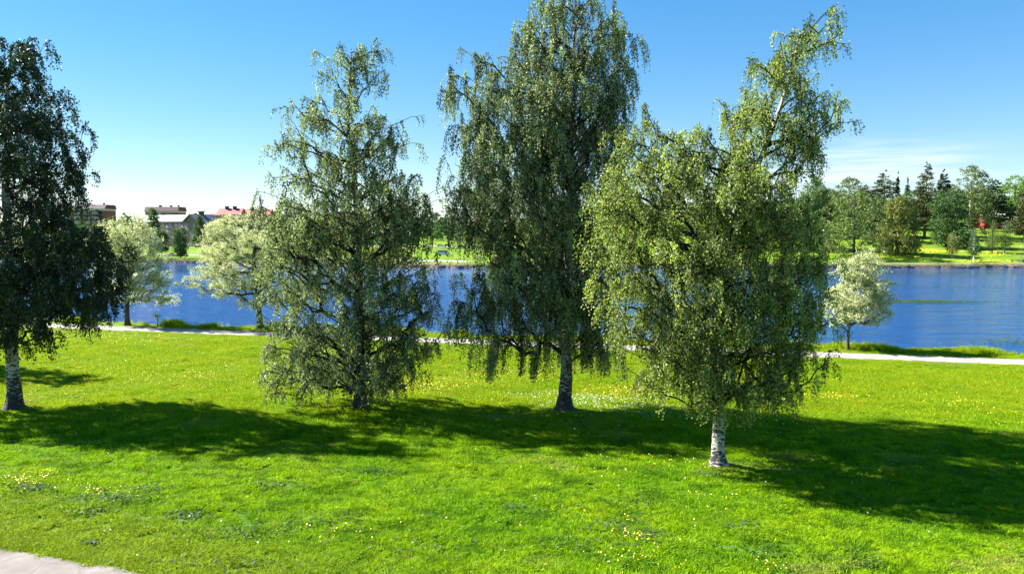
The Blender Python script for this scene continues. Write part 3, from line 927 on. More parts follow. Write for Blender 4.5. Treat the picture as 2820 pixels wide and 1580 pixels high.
def build_tree(name, label, cat, base, Y, trunk_px, r0, rows, lobes, n_clu, per, n_tip_strands, strand, leaf, leafmat, barkmat,
               seed, dens=lambda t: 1.0, droop=1.0, spacing=0.05, jit=0.06, mind=0.75, clu_r=0.55, depth_f=0.78, outer=0.42, group=None, up=0.5, limb=1.0,
               twig=0.006, zmin=0.5, flare=1.0, axis_pen=0.35, bund=0.28, strand_z=lambda t: 1.0):
    r = np.random.default_rng(seed)
    root = empty(name, label, cat, tuple(base), 0, group)
    b = np.array(base, float)
    tr = [b] + [at(p * K, q * K, Y + dy) for (p, q, dy) in trunk_px]
    tr = np.array(tr)
    top = tr[-1][2]
    seg = np.concatenate([[0], np.cumsum(np.linalg.norm(np.diff(tr, axis=0), axis=1))])
    s_ = np.arange(0, seg[-1], 0.5); T = np.stack([np.interp(s_, seg, tr[:, k]) for k in range(3)], -1)
    clu = sample_crown(rows, lobes, Y, n_clu, r, depth_f, dens, outer)
    clu = thin_out(clu, mind)
    tips = (clu[:, None] + r.standard_normal((len(clu), per, 3)) * clu_r * np.array([1, 1, 0.6])).reshape(-1, 3)
    tips = tips[tips[:, 2] > zmin + 0.6]
    A, par, tn = grow(T, tips, axis_pen=axis_pen, up=up, seed=seed)
    cnt = np.zeros(len(A)); cnt[tn] += 1
    for i in range(len(A) - 1, 0, -1):
        if par[i] >= 0: cnt[par[i]] += cnt[i]
    cnt = np.maximum(cnt, 0.6)
    rad_ = limb * 0.0115 * cnt ** 0.46
    nt_ = len(T)
    idx = np.arange(nt_, len(A))
    R1 = rad_[idx]; R0 = rad_[par[idx]]; R0 = np.minimum(R0, R1 * 1.5)
    big = R1 > 0.02
    Vs, Fs = [], []
    o_ = 0
    for msk, sides in ((big, 6), (~big, 3)):
        if msk.sum():
            V_, F_ = tubes_np(A[par[idx[msk]]], A[idx[msk]], R0[msk], R1[msk], sides)
            Vs.append(V_); Fs.append(F_ + o_); o_ += len(V_)
    # hanging twigs
    tp = A[tn]; tdir = unit(tp - A[par[tn]])
    ns = n_tip_strands
    P = np.repeat(tp, ns, 0); D = np.repeat(tdir, ns, 0)
    back = np.repeat(A[par[tn]], ns, 0)
    fr = r.uniform(0, 0.9, (len(P), 1)) ** 1.5; P = P * (1 - fr) + back * fr
    hor = unit(D * np.array([1, 1, 0.25]) + 0.5 * np.repeat(r.standard_normal(tp.shape), ns, 0) * np.array([1, 1, 0.3]) + bund * r.standard_normal(D.shape) * np.array([1, 1, 0.3]))
    tz = (P[:, 2] - b[2]) / max(top - b[2], 1)
    Ls = np.repeat(strand[0] + (strand[1] - strand[0]) * r.uniform(0, 1, len(tp)) ** 1.3, ns) * r.uniform(0.65, 1.1, len(P)) * np.array([strand_z(t) for t in tz])
    Ls = np.minimum(Ls, np.maximum(0.25, P[:, 2] - b[2] - zmin))
    nl = np.maximum(3, (Ls / spacing).astype(int))
    sid = np.repeat(np.arange(len(P)), nl)
    pos = np.concatenate([np.linspace(0.05, 1, k) for k in nl])

    def curve(sid_, t_):
        l_ = Ls[sid_][:, None]; t_ = t_[:, None]
        out = hor[sid_] * l_ * (0.55 / (0.5 + droop)) * (1 - (1 - t_) ** 2)
        dz = l_ * (0.12 * t_ - 0.95 * min(droop, 1.2) * t_ ** 1.5)
        q = P[sid_] + out
        q[:, 2] += dz[:, 0]
        return q
    C_ = curve(sid, pos) + r.standard_normal((len(sid), 3)) * jit
    ld = unit(r.standard_normal((len(C_), 3)) * 0.65 + np.array([0, 0, -0.9 * droop]) + 0.3 * hor[sid])
    LV = leaves_np(C_, ld, leaf[0], leaf[1], r)
    tint = np.clip(0.48 + 0.15 * r.standard_normal(len(C_)) + 0.27 * np.repeat(np.repeat(r.standard_normal(len(tp)), ns), nl), 0, 1)  # bundle-wide tone paints lit and shaded clumps; per-leaf part is plain variation
    if twig:
        K4 = 2
        ids = np.repeat(np.arange(len(P)), K4); t0 = np.tile(np.arange(K4) / K4, len(P)); t1 = t0 + 1 / K4
        c0, c1 = curve(ids, t0), curve(ids, t1)
        sd2 = np.repeat(unit(r.standard_normal((len(P), 3)) * np.array([1, 1, 0])), K4, 0) * twig
        V_ = np.stack([c0 - sd2, c0 + sd2, c1 + sd2 * 0.7, c1 - sd2 * 0.7], 1).reshape(-1, 3); F_ = np.arange(len(V_)).reshape(-1, 4)
        Vs.append(V_); Fs.append(F_ + o_)
    mesh_np('branches', np.concatenate(Vs) - b, np.concatenate(Fs), M['branch'] if barkmat.startswith('birch_bark') else M[barkmat], root)
    trunk_mesh('trunk', T - b, r0, max(0.02, rad_[nt_ - 1]), M[barkmat], root, flare, seed)
    mesh_np('crown', LV - b, np.arange(len(LV)).reshape(-1, 4), leafmat, root, attrs={'tint': np.repeat(tint, 4)})
    STAT.append((name, len(tips), len(P), len(C_)))
    return root


STAT = []
birch_group = 'big weeping birches on the near lawn'

# left birch, cut by the frame edge
b1 = on(35 * K, 1033 * K)
b1[2] = ground_z(b1[0], b1[1])
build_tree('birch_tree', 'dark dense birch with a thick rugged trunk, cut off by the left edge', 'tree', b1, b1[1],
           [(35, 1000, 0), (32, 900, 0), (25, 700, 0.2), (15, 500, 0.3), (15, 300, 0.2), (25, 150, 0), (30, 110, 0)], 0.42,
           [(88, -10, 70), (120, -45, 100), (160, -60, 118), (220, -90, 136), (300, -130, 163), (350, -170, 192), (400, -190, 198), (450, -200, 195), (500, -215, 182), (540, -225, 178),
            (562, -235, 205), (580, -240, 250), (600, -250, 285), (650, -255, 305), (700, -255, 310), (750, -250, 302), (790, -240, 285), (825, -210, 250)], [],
           420, 6, 7, (0.6, 1.5), (0.130, 0.096), M['birch_leaf_shaded'], 'birch_bark_old', 11, droop=1.0, spacing=0.068, jit=0.07, zmin=2.2, outer=0.4, mind=0.72, clu_r=0.5, group=birch_group)

b2 = on(905 * K, 1030 * K); b2[2] = ground_z(b2[0], b2[1])
build_tree('birch_tree', 'airy birch with bare dark limbs in its open top, skirt hanging almost to the grass', 'tree', b2, b2[1],
           [(905, 1000, 0), (905, 900, 0), (905, 760, 0), (902, 640, 0), (898, 540, 0), (895, 470, 0.1), (888, 400, 0), (872, 340, 0.1), (878, 280, 0), (880, 200, 0), (882, 140, 0), (880, 115, 0)], 0.36,
           [(95, 850, 905), (120, 835, 950), (150, 772, 972), (190, 748, 975), (230, 742, 965), (280, 718, 985), (330, 705, 1018), (380, 688, 1032), (420, 694, 1042), (470, 690, 1070), (500, 655, 1100),
            (550, 640, 1105), (600, 642, 1104), (650, 650, 1104), (700, 665, 1108), (750, 685, 1112), (800, 685, 1112), (850, 672, 1092), (900, 665, 1072), (940, 690, 1045), (975, 750, 1000)],
           [(675, 915, 28, 25), (1120, 825, 32, 22), (1062, 880, 18, 30)],
           420, 6, 6, (0.5, 1.4), (0.112, 0.082), M['birch_leaf'], 'birch_bark_dark', 12, dens=lambda t: 0.52 + 0.48 * float(smooth(0.72, 0.5, t)), droop=1.05, spacing=0.066, jit=0.065,
           zmin=0.4, outer=0.45, group=birch_group, limb=1.25, clu_r=0.5, mind=0.68)

b3 = on(1420 * K, 1033 * K); b3[2] = ground_z(b3[0], b3[1])
build_tree('birch_tree', 'tallest weeping birch with long hanging curtains of twigs around a dark-patched trunk', 'tree', b3, b3[1],
           [(1421, 1000, 0), (1424, 900, 0), (1426, 800, 0), (1430, 650, 0), (1433, 500, 0.2), (1437, 350, 0), (1440, 200, 0), (1445, 80, 0), (1440, 10, 0)], 0.40,
           [(-18, 1370, 1480), (10, 1320, 1535), (60, 1300, 1585), (110, 1292, 1588), (150, 1285, 1588), (200, 1270, 1592), (250, 1180, 1592), (300, 1145, 1590), (350, 1135, 1580), (400, 1145, 1575), (450, 1130, 1580),
            (500, 1125, 1580), (550, 1118, 1575), (575, 1150, 1572), (600, 1182, 1570), (650, 1180, 1560), (680, 1150, 1550), (720, 1150, 1535), (760, 1185, 1520)],
           [(1165, 740, 24, 60), (1205, 790, 22, 75), (1238, 815, 20, 95), (1270, 790, 20, 70), (1400, 780, 25, 70), (1440, 760, 25, 90), (1510, 800, 20, 80), (1300, 800, 26, 75), (1335, 850, 14, 55), (1372, 800, 20, 70), (1462, 815, 24, 90), (1500, 850, 18, 90), (1205, 135, 22, 40), (1235, 190, 30, 40), (1150, 225, 38, 32), (1555, 110, 20, 30)],
           480, 6, 7, (0.7, 1.9), (0.112, 0.082), M['birch_leaf'], 'birch_bark_old', 13, droop=1.3, spacing=0.078, jit=0.055, zmin=2.0, outer=0.42, group=birch_group, up=0.9, limb=1.15, clu_r=0.42, mind=0.70,
           strand_z=lambda t: 1.0 + 0.45 * float(smooth(0.42, 0.2, t)))

b4 = on(1808 * K, 1166 * K); b4[2] = ground_z(b4[0], b4[1])
build_tree('birch_tree', 'nearest birch, broad and yellow-green on a slim white trunk, loose plume leaning right', 'tree', b4, b4[1],
           [(1806, 1100, 0), (1806, 1000, 0), (1800, 900, 0), (1802, 800, 0), (1812, 680, 0), (1832, 580, 0.1), (1868, 480, 0.2), (1905, 420, 0.2), (1945, 330, 0), (1968, 250, 0), (1990, 180, 0), (2005, 120, 0), (2015, 70, 0)], 0.285,
           [(290, 1590, 1670), (320, 1572, 1720), (350, 1560, 1760), (385, 1548, 1800), (410, 1535, 1900), (435, 1518, 1985), (465, 1504, 2000), (500, 1495, 2010), (550, 1488, 2045), (600, 1488, 2075), (650, 1488, 2082), (700, 1488, 2090),
            (750, 1495, 2098), (800, 1500, 2095), (850, 1515, 2098), (900, 1570, 2088), (940, 1610, 2065), (980, 1690, 2010), (1005, 1720, 1960)],
           [(1650, 300, 38, 28), (1795, 330, 28, 30), (1960, 325, 60, 45), (1860, 345, 45, 35), (2010, 330, 40, 40), (1600, 335, 45, 30), (1585, 400, 45, 35), (2000, 78, 26, 18), (2055, 75, 25, 20), (2085, 125, 24, 25), (2030, 115, 35, 22), (1950, 125, 40, 25), (1890, 155, 24, 25), (1950, 185, 70, 26), (1985, 150, 45, 28), (2030, 60, 26, 16), (2060, 105, 30, 24), (2000, 215, 60, 26), (2035, 300, 45, 40), (1895, 275, 40, 40), (1880, 390, 50, 40), (1985, 395, 45, 30),
            (1915, 240, 60, 35), (1985, 235, 55, 28), (1930, 290, 75, 35), (2000, 290, 40, 28), (2055, 260, 28, 18), (2060, 330, 30, 35), (2080, 365, 16, 20), (1900, 340, 70, 35), (1970, 345, 45, 30), (1920, 395, 70, 30), (1735, 370, 80, 25), (1755, 1020, 14, 25)],
           540, 6, 7, (0.5, 1.4), (0.098, 0.072), M['birch_leaf_yellow'], 'birch_bark_white', 14, droop=1.05, spacing=0.075, jit=0.06, zmin=1.6, outer=0.42, group=birch_group, limb=1.15, mind=0.66, clu_r=0.42)

# neighbour just outside the left edge: its crown's shade falls beside the left trunk
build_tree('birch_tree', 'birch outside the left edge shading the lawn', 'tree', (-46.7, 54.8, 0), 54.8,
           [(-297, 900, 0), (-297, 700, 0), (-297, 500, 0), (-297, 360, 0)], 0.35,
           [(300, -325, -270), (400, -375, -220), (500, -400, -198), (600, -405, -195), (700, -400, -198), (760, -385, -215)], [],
           80, 6, 5, (0.5, 1.2), (0.20, 0.14), M['birch_leaf_shaded'], 'birch_bark', 15, zmin=1.5, group=birch_group, twig=0)

# willows on the bank
wl = dict(droop=0.35, spacing=0.085, jit=0.11, mind=0.62, clu_r=0.5, twig=0.01, flare=0.6)
wg = 'silvery willows on the river bank'
p = on(320 * K, 817 * K)
build_tree('willow_tree', 'silvery willow leaning limbs over the river just right of the dark left birch', 'tree', p, p[1], [(319, 780, 0), (320, 740, 0), (330, 690, 0), (340, 640, 0), (335, 580, 0)], 0.30,
           [(548, 290, 345), (565, 258, 385), (600, 245, 398), (650, 248, 412), (700, 255, 425), (740, 268, 425), (765, 290, 415)], [(395, 760, 25, 22)],
           150, 6, 7, (0.6, 1.3), (0.17, 0.06), M['willow_leaf'], 'willow_bark', 21, zmin=1.4, outer=0.5, group=wg, limb=1.5, up=0.35, dens=lambda t: 0.65 + 0.35 * float(smooth(0.4, 0.7, t)), **wl)
p = on(655 * K, 827 * K)
build_tree('willow_tree', 'wide silvery willow with a long bare limb reaching left over the water', 'tree', p, p[1], [(652, 780, 0), (647, 730, 0), (640, 690, 0), (640, 640, 0), (640, 580, 0)], 0.33,
           [(540, 590, 660), (560, 550, 720), (600, 520, 765), (650, 495, 775), (690, 480, 775), (720, 495, 770), (745, 560, 760), (765, 610, 745)], [(500, 700, 30, 22)],
           190, 6, 7, (0.6, 1.3), (0.17, 0.06), M['willow_leaf'], 'willow_bark', 22, zmin=1.6, outer=0.42, group=wg, limb=1.6, up=0.15, dens=lambda t: 0.65 + 0.35 * float(smooth(0.4, 0.7, t)), **wl)
p = on(2133 * K, 879 * K)
build_tree('willow_tree', 'small rounded pale willow on the bank to the right of the nearest birch', 'tree', p, p[1], [(2134, 840, 0), (2140, 780, 0), (2150, 720, 0), (2160, 650, 0)], 0.14,
           [(618, 2160, 2172), (640, 2135, 2190), (665, 2118, 2205), (700, 2102, 2222), (730, 2098, 2226), (765, 2078, 2230), (790, 2076, 2225), (815, 2095, 2180)], [],
           170, 7, 7, (0.35, 0.8), (0.16, 0.06), M['willow_leaf'], 'willow_bark', 23, zmin=1.2, outer=0.45, group=wg, limb=1.2, **{**wl, 'mind': 0.45, 'clu_r': 0.4})
# thin leaning sapling by the water
p = on(433, 898)
build_tree('willow_sapling', 'tiny willow sapling on a thin leaning stem at the water edge', 'sapling', p, p[1], [(397, 810, 0), (400, 797, 0)], 0.05,
           [(787, 392, 405), (795, 388, 413), (803, 392, 410)], [], 10, 4, 5, (0.15, 0.35), (0.14, 0.06), M['willow_leaf'], 'willow_bark', 24, zmin=0.5, mind=0.15, clu_r=0.15, jit=0.08, spacing=0.07, twig=0.006, flare=0)


# ------------------------------------------------------------------ far trees
def far_tree(name, label, cx, top, hw, base_y, Y, style, leafmat, seed, bark='branch', group='trees of the park across the river', size=0.34, nmul=1.0, bottom=None, z0=None, cat='tree'):
    r = np.random.default_rng(seed)
    p = at(cx, base_y, Y) if base_y else at(cx, 640, Y)
    zb = float(ground_z(p[0], Y)) if z0 is None else z0
    b = np.array([p[0], Y, zb])
    ztop = at(cx, top, Y)[2]; H_ = ztop - zb; W_ = hw * Y / F * (1.25 if style in ('pine', 'spruce') else 1.28)
    root = empty(name, label, cat, tuple(b), 0, group)
    if style == 'spruce' or style == 'pine':
        P, D = [], []
        low = H_ * (0.05 if style == 'spruce' else 0.16)
        for kb in range(int((210 if style == 'spruce' else 190) * nmul)):
            t = r.uniform(0, 1) ** 0.72; z_ = H_ - 0.1 - t * (H_ - low)
            Rb = W_ * (0.05 + 0.95 * (t ** 0.85 if style == 'spruce' else min(1, t ** 0.6 * 1.1) * (1 - 0.25 * max(0, t - .8) / .2))) * r.uniform(0.55, 1.1)
            a_ = r.uniform(0, 6.283)
            m_ = max(10, int(46 * Rb / W_ * 1.3))
            s_ = np.sqrt(r.uniform(0.02, 1, m_))
            dz = (-0.34 * s_ * Rb + 0.14 * s_ ** 2 * Rb) if style == 'spruce' else (0.14 * s_ * Rb - 0.10 * s_ ** 2 * Rb)
            lat = r.standard_normal(m_) * 0.20 * Rb * (0.5 + 0.5 * s_)
            P.append(np.stack([s_ * Rb * math.cos(a_) - lat * math.sin(a_), s_ * Rb * math.sin(a_) + lat * math.cos(a_), z_ + dz + r.standard_normal(m_) * 0.16], -1))
            D.append(np.tile([math.cos(a_), math.sin(a_), -0.3 if style == 'spruce' else 0.15], (m_, 1)))
        P = np.concatenate(P); D = unit(np.concatenate(D) + 0.4 * r.standard_normal((len(P), 3)))
        LV = leaves_np(P, D, size * 1.9, size * 1.1, r)
        shade = np.repeat(np.clip(0.45 + 0.25 * r.standard_normal(len(P)), 0, 1), 4)
    else:
        n = int(min(240 if group.startswith('trees of the park') else 100, 100 * nmul * max(1, H_ * W_ / 45))); low = H_ * (0.07 if bottom is None else bottom)
        C_ = []
        while len(C_) < n:
            z_ = r.uniform(low, H_); t = (z_ - low) / (H_ - low)
            if style == 'round': Rm = W_ * math.sqrt(max(0, 1 - (2 * t - 0.85) ** 2 / 1.35)) if t > 0.42 else W_ * (0.78 + 0.22 * t / 0.42)
            elif style == 'weep': Rm = W_ * (1 - 0.55 * t ** 2.2) * (1 if t < .92 else 0.6)
            elif style == 'column': Rm = W_ * math.sin(math.pi * min(1, 0.12 + 0.88 * (1 - t))) ** 0.7 if t > 0.5 else W_ * (0.75 + 0.25 * t * 2)
            else: Rm = W_ * (1 - t) ** 0.8 * (1 if t > 0.12 else 0.6)       # cone
            if r.uniform() > Rm / W_ + 0.1: continue
            a_ = r.uniform(0, 6.283); q = r.uniform() ** 0.38 * Rm * 0.93
            C_.append((q * math.cos(a_), q * math.sin(a_), z_ * 0.985))

        C_ = np.array(C_)
        per = 40
        sg = min(0.62, 0.2 * W_ + 0.1)
        off = r.standard_normal((n, per, 3)) * np.array([sg, sg, sg * (0.55 if style != 'weep' else 0.8)])
        off[..., 2] -= (np.abs(off[..., 0]) + np.abs(off[..., 1])) * 0.35
        if style == 'weep': off[..., 2] -= r.uniform(0, 2.0, (n, per))
        P = (C_[:, None] + off).reshape(-1, 3)
        P = P[(P[:, 2] > 0.4)]
        D = unit(r.standard_normal((len(P), 3)) + np.array([0, 0, -0.8 if style == 'weep' else -0.2]))
        LV = leaves_np(P, D, size * (2.0 if style == 'weep' else 1.6), size * 1.12, r)
        shade = np.repeat(np.clip(0.45 + 0.28 * r.standard_normal(len(P)), 0, 1), 4)
    mesh_np('crown', LV, np.arange(len(LV)).reshape(-1, 4), leafmat, root, attrs={'tint': shade})
    rr = max(0.06, H_ * 0.016)
    mb = MB(); mb.tube([(0, 0, -0.3), (0.05, 0, H_ * 0.3), (-0.05, 0.05, H_ * 0.6), (0, 0, H_ * 0.93)], [rr * 1.25, rr, rr * 0.6, 0.03], 7)
    for k in range(7):
        a_ = k * 2.4; zz = H_ * (0.3 + 0.08 * k)
        ll = W_ * 0.6
        mb.tube([(0, 0, zz), (ll * math.cos(a_) * .5, ll * math.sin(a_) * .5, zz + ll * .35), (ll * math.cos(a_), ll * math.sin(a_), zz + ll * .5)], [rr * .4, rr * .25, 0.02], 4)
    mb.build('trunk', M[bark], root)
    STAT.append((name, 0, 0, len(LV) // 4))
    return root


FT = [
    ('birch_tree', 'greyish thin-topped birch at the left end of the far grove, behind the rounded birch', 2240, 487, 42, 0, 300, 'weep', 'far_birch', 'branch', 1.0),
    ('birch_tree', 'rounded dull green birch at the left end of the far grove', 2222, 528, 52, 0, 262, 'weep', 'far_green', 'branch', 1.0),
    ('birch_tree', 'green birch rising behind the big round-crowned tree across the river', 2335, 486, 46, 0, 305, 'round', 'far_birch', 'branch', 1.0),
    ('pine_tree', 'broad dark pine beside the thin pointed spruce in the far grove', 2432, 466, 42, 0, 300, 'pine', 'pine', 'pine_bark', 1.2),
    ('spruce_tree', 'thin pointed dark spruce rising right of the broad pine', 2467, 470, 14, 0, 300, 'spruce', 'spruce', 'pine_bark', 1.0),
    ('spruce_tree', 'thin pale grey-green spruce standing in the gap against the sky', 2494, 480, 14, 0, 330, 'spruce', 'spruce_pale', 'pine_bark', 0.8),
    ('broadleaf_tree', 'big round-crowned green tree on a dark trunk near the far bank', 2350, 525, 82, 712, 240, 'round', 'far_birch', 'branch', 1.0),
    ('birch_tree', 'yellowish weeping birch with strands hanging to the grass across the river', 2470, 530, 46, 702, 248, 'weep', 'far_yellow', 'branch', 0.9),
    ('pine_tree', 'tallest pointed pine in the far grove, left of the slimmer dark one', 2546, 447, 36, 0, 292, 'pine', 'pine', 'pine_bark', 1.2),
    ('pine_tree', 'slim dark pine between the tallest pine and the big pale birch', 2592, 466, 26, 0, 302, 'pine', 'spruce', 'pine_bark', 1.2),
    ('birch_tree', 'big pale birch with a white trunk foot on the far slope', 2668, 449, 50, 655, 296, 'round', 'far_birch', 'pale_bark', 1.0),
    ('broadleaf_tree', 'dense green tree with foliage down to the grass left of the white-footed birch', 2606, 520, 38, 0, 268, 'column', 'far_green', 'branch', 1.0),
    ('pine_tree', 'dark pine right of the big pale birch and left of the red house', 2735, 494, 36, 0, 318, 'pine', 'spruce', 'pine_bark', 1.2),
    ('broadleaf_tree', 'bright green tree behind the right end of the red house', 2790, 482, 46, 0, 345, 'round', 'far_bright', 'branch', 1.0),
    ('pine_tree', 'brownish pine at the right edge of the picture across the river', 2822, 522, 36, 0, 276, 'pine', 'pine', 'pine_bark', 1.2),
    ('broadleaf_tree', 'small dark bushy tree at the foot of the white-footed birch', 2645, 632, 27, 0, 262, 'column', 'far_green', 'branch', 1.0),
    ('birch_tree', 'dull green birch filling the far grove behind the tallest pine', 2515, 520, 40, 0, 325, 'round', 'far_green', 'branch', 1.0),
    ('broadleaf_tree', 'dark tree filling the far grove left of the yellowish birch', 2410, 540, 45, 0, 285, 'round', 'far_green', 'branch', 1.0),
    ('birch_tree', 'pale birch in the back row of the far grove behind the red house', 2840, 490, 46, 0, 360, 'round', 'far_birch', 'branch', 1.0),
    ('broadleaf_tree', 'green tree in the back row left of the red house', 2690, 520, 40, 0, 345, 'round', 'far_green', 'branch', 1.0),
    ('pine_tree', 'dark pine in the back row left of the greyish birch', 2160, 505, 40, 0, 320, 'pine', 'spruce', 'pine_bark', 1.0),
    ('broadleaf_tree', 'green tree on the far bank seen through the lower branches of the nearest birch', 2105, 560, 55, 0, 262, 'round', 'far_green', 'branch', 1.0),
    ('broadleaf_tree', 'dark tree in the back row above the rounded dull green birch', 2275, 520, 45, 0, 340, 'round', 'far_green', 'branch', 1.0),
    ('pine_tree', 'dark pine in the back row behind the big round-crowned tree', 2385, 505, 40, 0, 345, 'pine', 'pine', 'pine_bark', 1.0),
    ('broadleaf_tree', 'dark tree in the back row between the two pointed spruces and the tallest pine', 2480, 545, 45, 0, 350, 'round', 'far_green', 'branch', 1.0),
    ('pine_tree', 'dark pine in the back row behind the dense green tree', 2625, 520, 42, 0, 340, 'pine', 'spruce', 'pine_bark', 1.0),
    ('broadleaf_tree', 'dark tree in the back row right above the red villa roof', 2755, 540, 36, 0, 352, 'round', 'far_green', 'branch', 1.0),
    ('pine_tree', 'dark low pine in the back row at the right edge', 2805, 560, 34, 0, 340, 'pine', 'spruce', 'pine_bark', 1.0),
    ('pine_tree', 'dark pine uphill between the red cottage and the red villa', 2680, 560, 40, 0, 352, 'pine', 'spruce', 'pine_bark', 1.0),
    ('broadleaf_tree', 'dense dark tree uphill behind the tallest pine', 2545, 540, 40, 0, 362, 'round', 'far_green', 'branch', 1.0),
    ('broadleaf_tree', 'dense dark tree behind the yellowish weeping birch', 2440, 590, 42, 0, 300, 'round', 'far_green', 'branch', 1.0),
    ('broadleaf_tree', 'shaded tree left of the red cottage on the far hill', 2500, 585, 30, 0, 330, 'round', 'far_green', 'branch', 1.0),
    ('broadleaf_tree', 'green tree on the far bank behind the middle of the nearest birch', 1950, 560, 60, 0, 280, 'round', 'far_green', 'branch', 0.8),
]
for i, (nm, lb, cx, top, hw, by, Y, st, lm, bk, nmul) in enumerate(FT):
    far_tree(nm, lb, cx, top, hw, by, Y, st, M[lm], 300 + i, bk, nmul=nmul, size=0.36)
# staked young trees on the far slope
for i, (cx, top, hw, by, Y, lb, bk, lm) in enumerate((
        (2621, 636, 14, 707, 238, 'young yellowish tree on the far slope, leftmost of the four staked ones', 'pale_bark', 'far_yellow'),
        (2681, 626, 13, 714, 231, 'young tree with a white-wrapped trunk nearest the far footpath', 'white_paint', 'far_green'),
        (2732, 602, 17, 692, 251, 'young green tree in front of the red house wall', 'branch', 'far_birch'),
        (2767, 608, 16, 693, 250, 'young green tree in front of the dark side of the red house', 'pale_bark', 'far_birch'))):
    far_tree('young_tree', lb, cx, top, hw, by, Y, 'cone', M[lm], 340 + i, bk, 'young staked trees on the far slope', size=0.18, nmul=0.6, bottom=0.2)
# left bank trees
LT = [
    ('poplar_tree', 'dark cone-shaped tree on the far lawn in front of the grey-roofed flats', 497, 626, 15, 712, 262, 'column', 'far_green', 1.0, 0.10, 0.30),
    ('broadleaf_tree', 'dark tree left of the gravel heap in front of the brick flats', 446, 634, 14, 702, 292, 'column', 'far_green', 1.0, 0.2, 0.30),
    ('poplar_tree', 'tall dark green tree covering the gable end of the grey-roofed flats', 553, 592, 22, 682, 415, 'cone', 'far_green', 1.2, 0.03, 0.45),
    ('broadleaf_tree', 'green tree right of the gable in front of the red-roofed house', 612, 598, 26, 0, 420, 'round', 'far_green', 1.0, 0.05, 0.5),
    ('broadleaf_tree', 'dark tree peeping over the willow in front of the plum-roofed flats', 424, 572, 11, 0, 436, 'column', 'far_green', 0.9, 0.1, 0.45),
    ('broadleaf_tree', 'rounded treetop above the first willow, left one', 348, 586, 20, 0, 440, 'round', 'far_green', 0.8, 0.1, 0.5),
    ('broadleaf_tree', 'rounded treetop above the first willow, farther left', 310, 598, 16, 0, 430, 'round', 'far_green', 0.8, 0.1, 0.5),
    ('broadleaf_tree', 'dark tree on the far bank showing between the second and third birch', 1190, 576, 30, 0, 400, 'column', 'far_green', 1.2, 0.27, 0.4),
    ('broadleaf_tree', 'dark green tree above the parked cars between the second and third birch', 1235, 592, 34, 0, 420, 'round', 'far_green', 1.0, 0.27, 0.5),
    ('broadleaf_tree', 'green tree on the far bank behind the right half of the second birch', 1120, 596, 40, 0, 430, 'round', 'far_green', 1.0, 0.1, 0.5),
    ('broadleaf_tree', 'green tree on the far bank behind the trunk of the second birch', 1010, 604, 42, 0, 430, 'round', 'far_green', 0.8, 0.1, 0.5),
    ('broadleaf_tree', 'green tree on the far bank behind the left half of the second birch', 900, 602, 42, 0, 420, 'round', 'far_green', 0.8, 0.1, 0.5),
    ('broadleaf_tree', 'green tree on the far bank between the wide willow and the second birch', 800, 600, 42, 0, 430, 'round', 'far_green', 0.8, 0.1, 0.5),
    ('broadleaf_tree', 'green tree on the far bank behind the wide willow', 690, 604, 36, 0, 420, 'round', 'far_green', 0.8, 0.1, 0.5),
    ('broadleaf_tree', 'tree behind the tallest birch on the far bank, left of its trunk', 1340, 600, 48, 0, 400, 'round', 'far_green', 0.8, 0.1, 0.5),
    ('broadleaf_tree', 'tree behind the tallest birch on the far bank, right of its trunk', 1470, 596, 55, 0, 390, 'round', 'far_green', 0.8, 0.1, 0.5),
    ('broadleaf_tree', 'tree on the far bank behind the left half of the nearest birch', 1620, 590, 60, 0, 370, 'round', 'far_green', 0.7, 0.1, 0.5),
    ('broadleaf_tree', 'tree on the far bank behind the trunk of the nearest birch', 1790, 575, 65, 0, 340, 'round', 'far_green', 0.7, 0.1, 0.5),
    ('broadleaf_tree', 'dark tree on the far left behind the hanging branches of the left birch', 120, 610, 40, 0, 420, 'round', 'far_green', 0.7, 0.1, 0.5),
    ('broadleaf_tree', 'rounded tree below the left plum-roofed flats', 235, 606, 34, 0, 400, 'round', 'far_green', 0.8, 0.1, 0.5),
]
for i, (nm, lb, cx, top, hw, by, Y, st, lm, nmul, bot, size) in enumerate(LT):
    far_tree(nm, lb, cx, top, hw, by, Y, st, M[lm], 400 + i, 'branch', 'trees along the far left bank', size=size, nmul=nmul, bottom=bot)


# far-off wood: low ridge that closes the horizon
def wood_belt():
    r = np.random.default_rng(77)
    n = 14000
    x_ = r.uniform(-620, 760, n); k = r.uniform(0, 1, n)
    y_ = 640 + 60 * r.uniform(0, 1, n) - 0.25 * np.abs(x_) * (x_ > 0)
    hgt = 9 + 5 * vnoise(x_, y_, 14, 5) + 4 * vnoise(x_, y_, 60, 6)
    z_ = ground_z(x_, y_) + hgt * k ** 0.6
    c = np.stack([x_, y_, z_], -1)
    LV = leaves_np(c, unit(r.standard_normal((n, 3))), 3.4, 2.4, r)
    o_ = mesh_np('distant_wood', LV, np.arange(len(LV)).reshape(-1, 4), M['far_green'], attrs={'tint': np.repeat(r.uniform(0, 1, n), 4)})
    tag(o_, 'far-off belt of dark green wood on the horizon behind the town', 'wood', kind='stuff')


wood_belt()


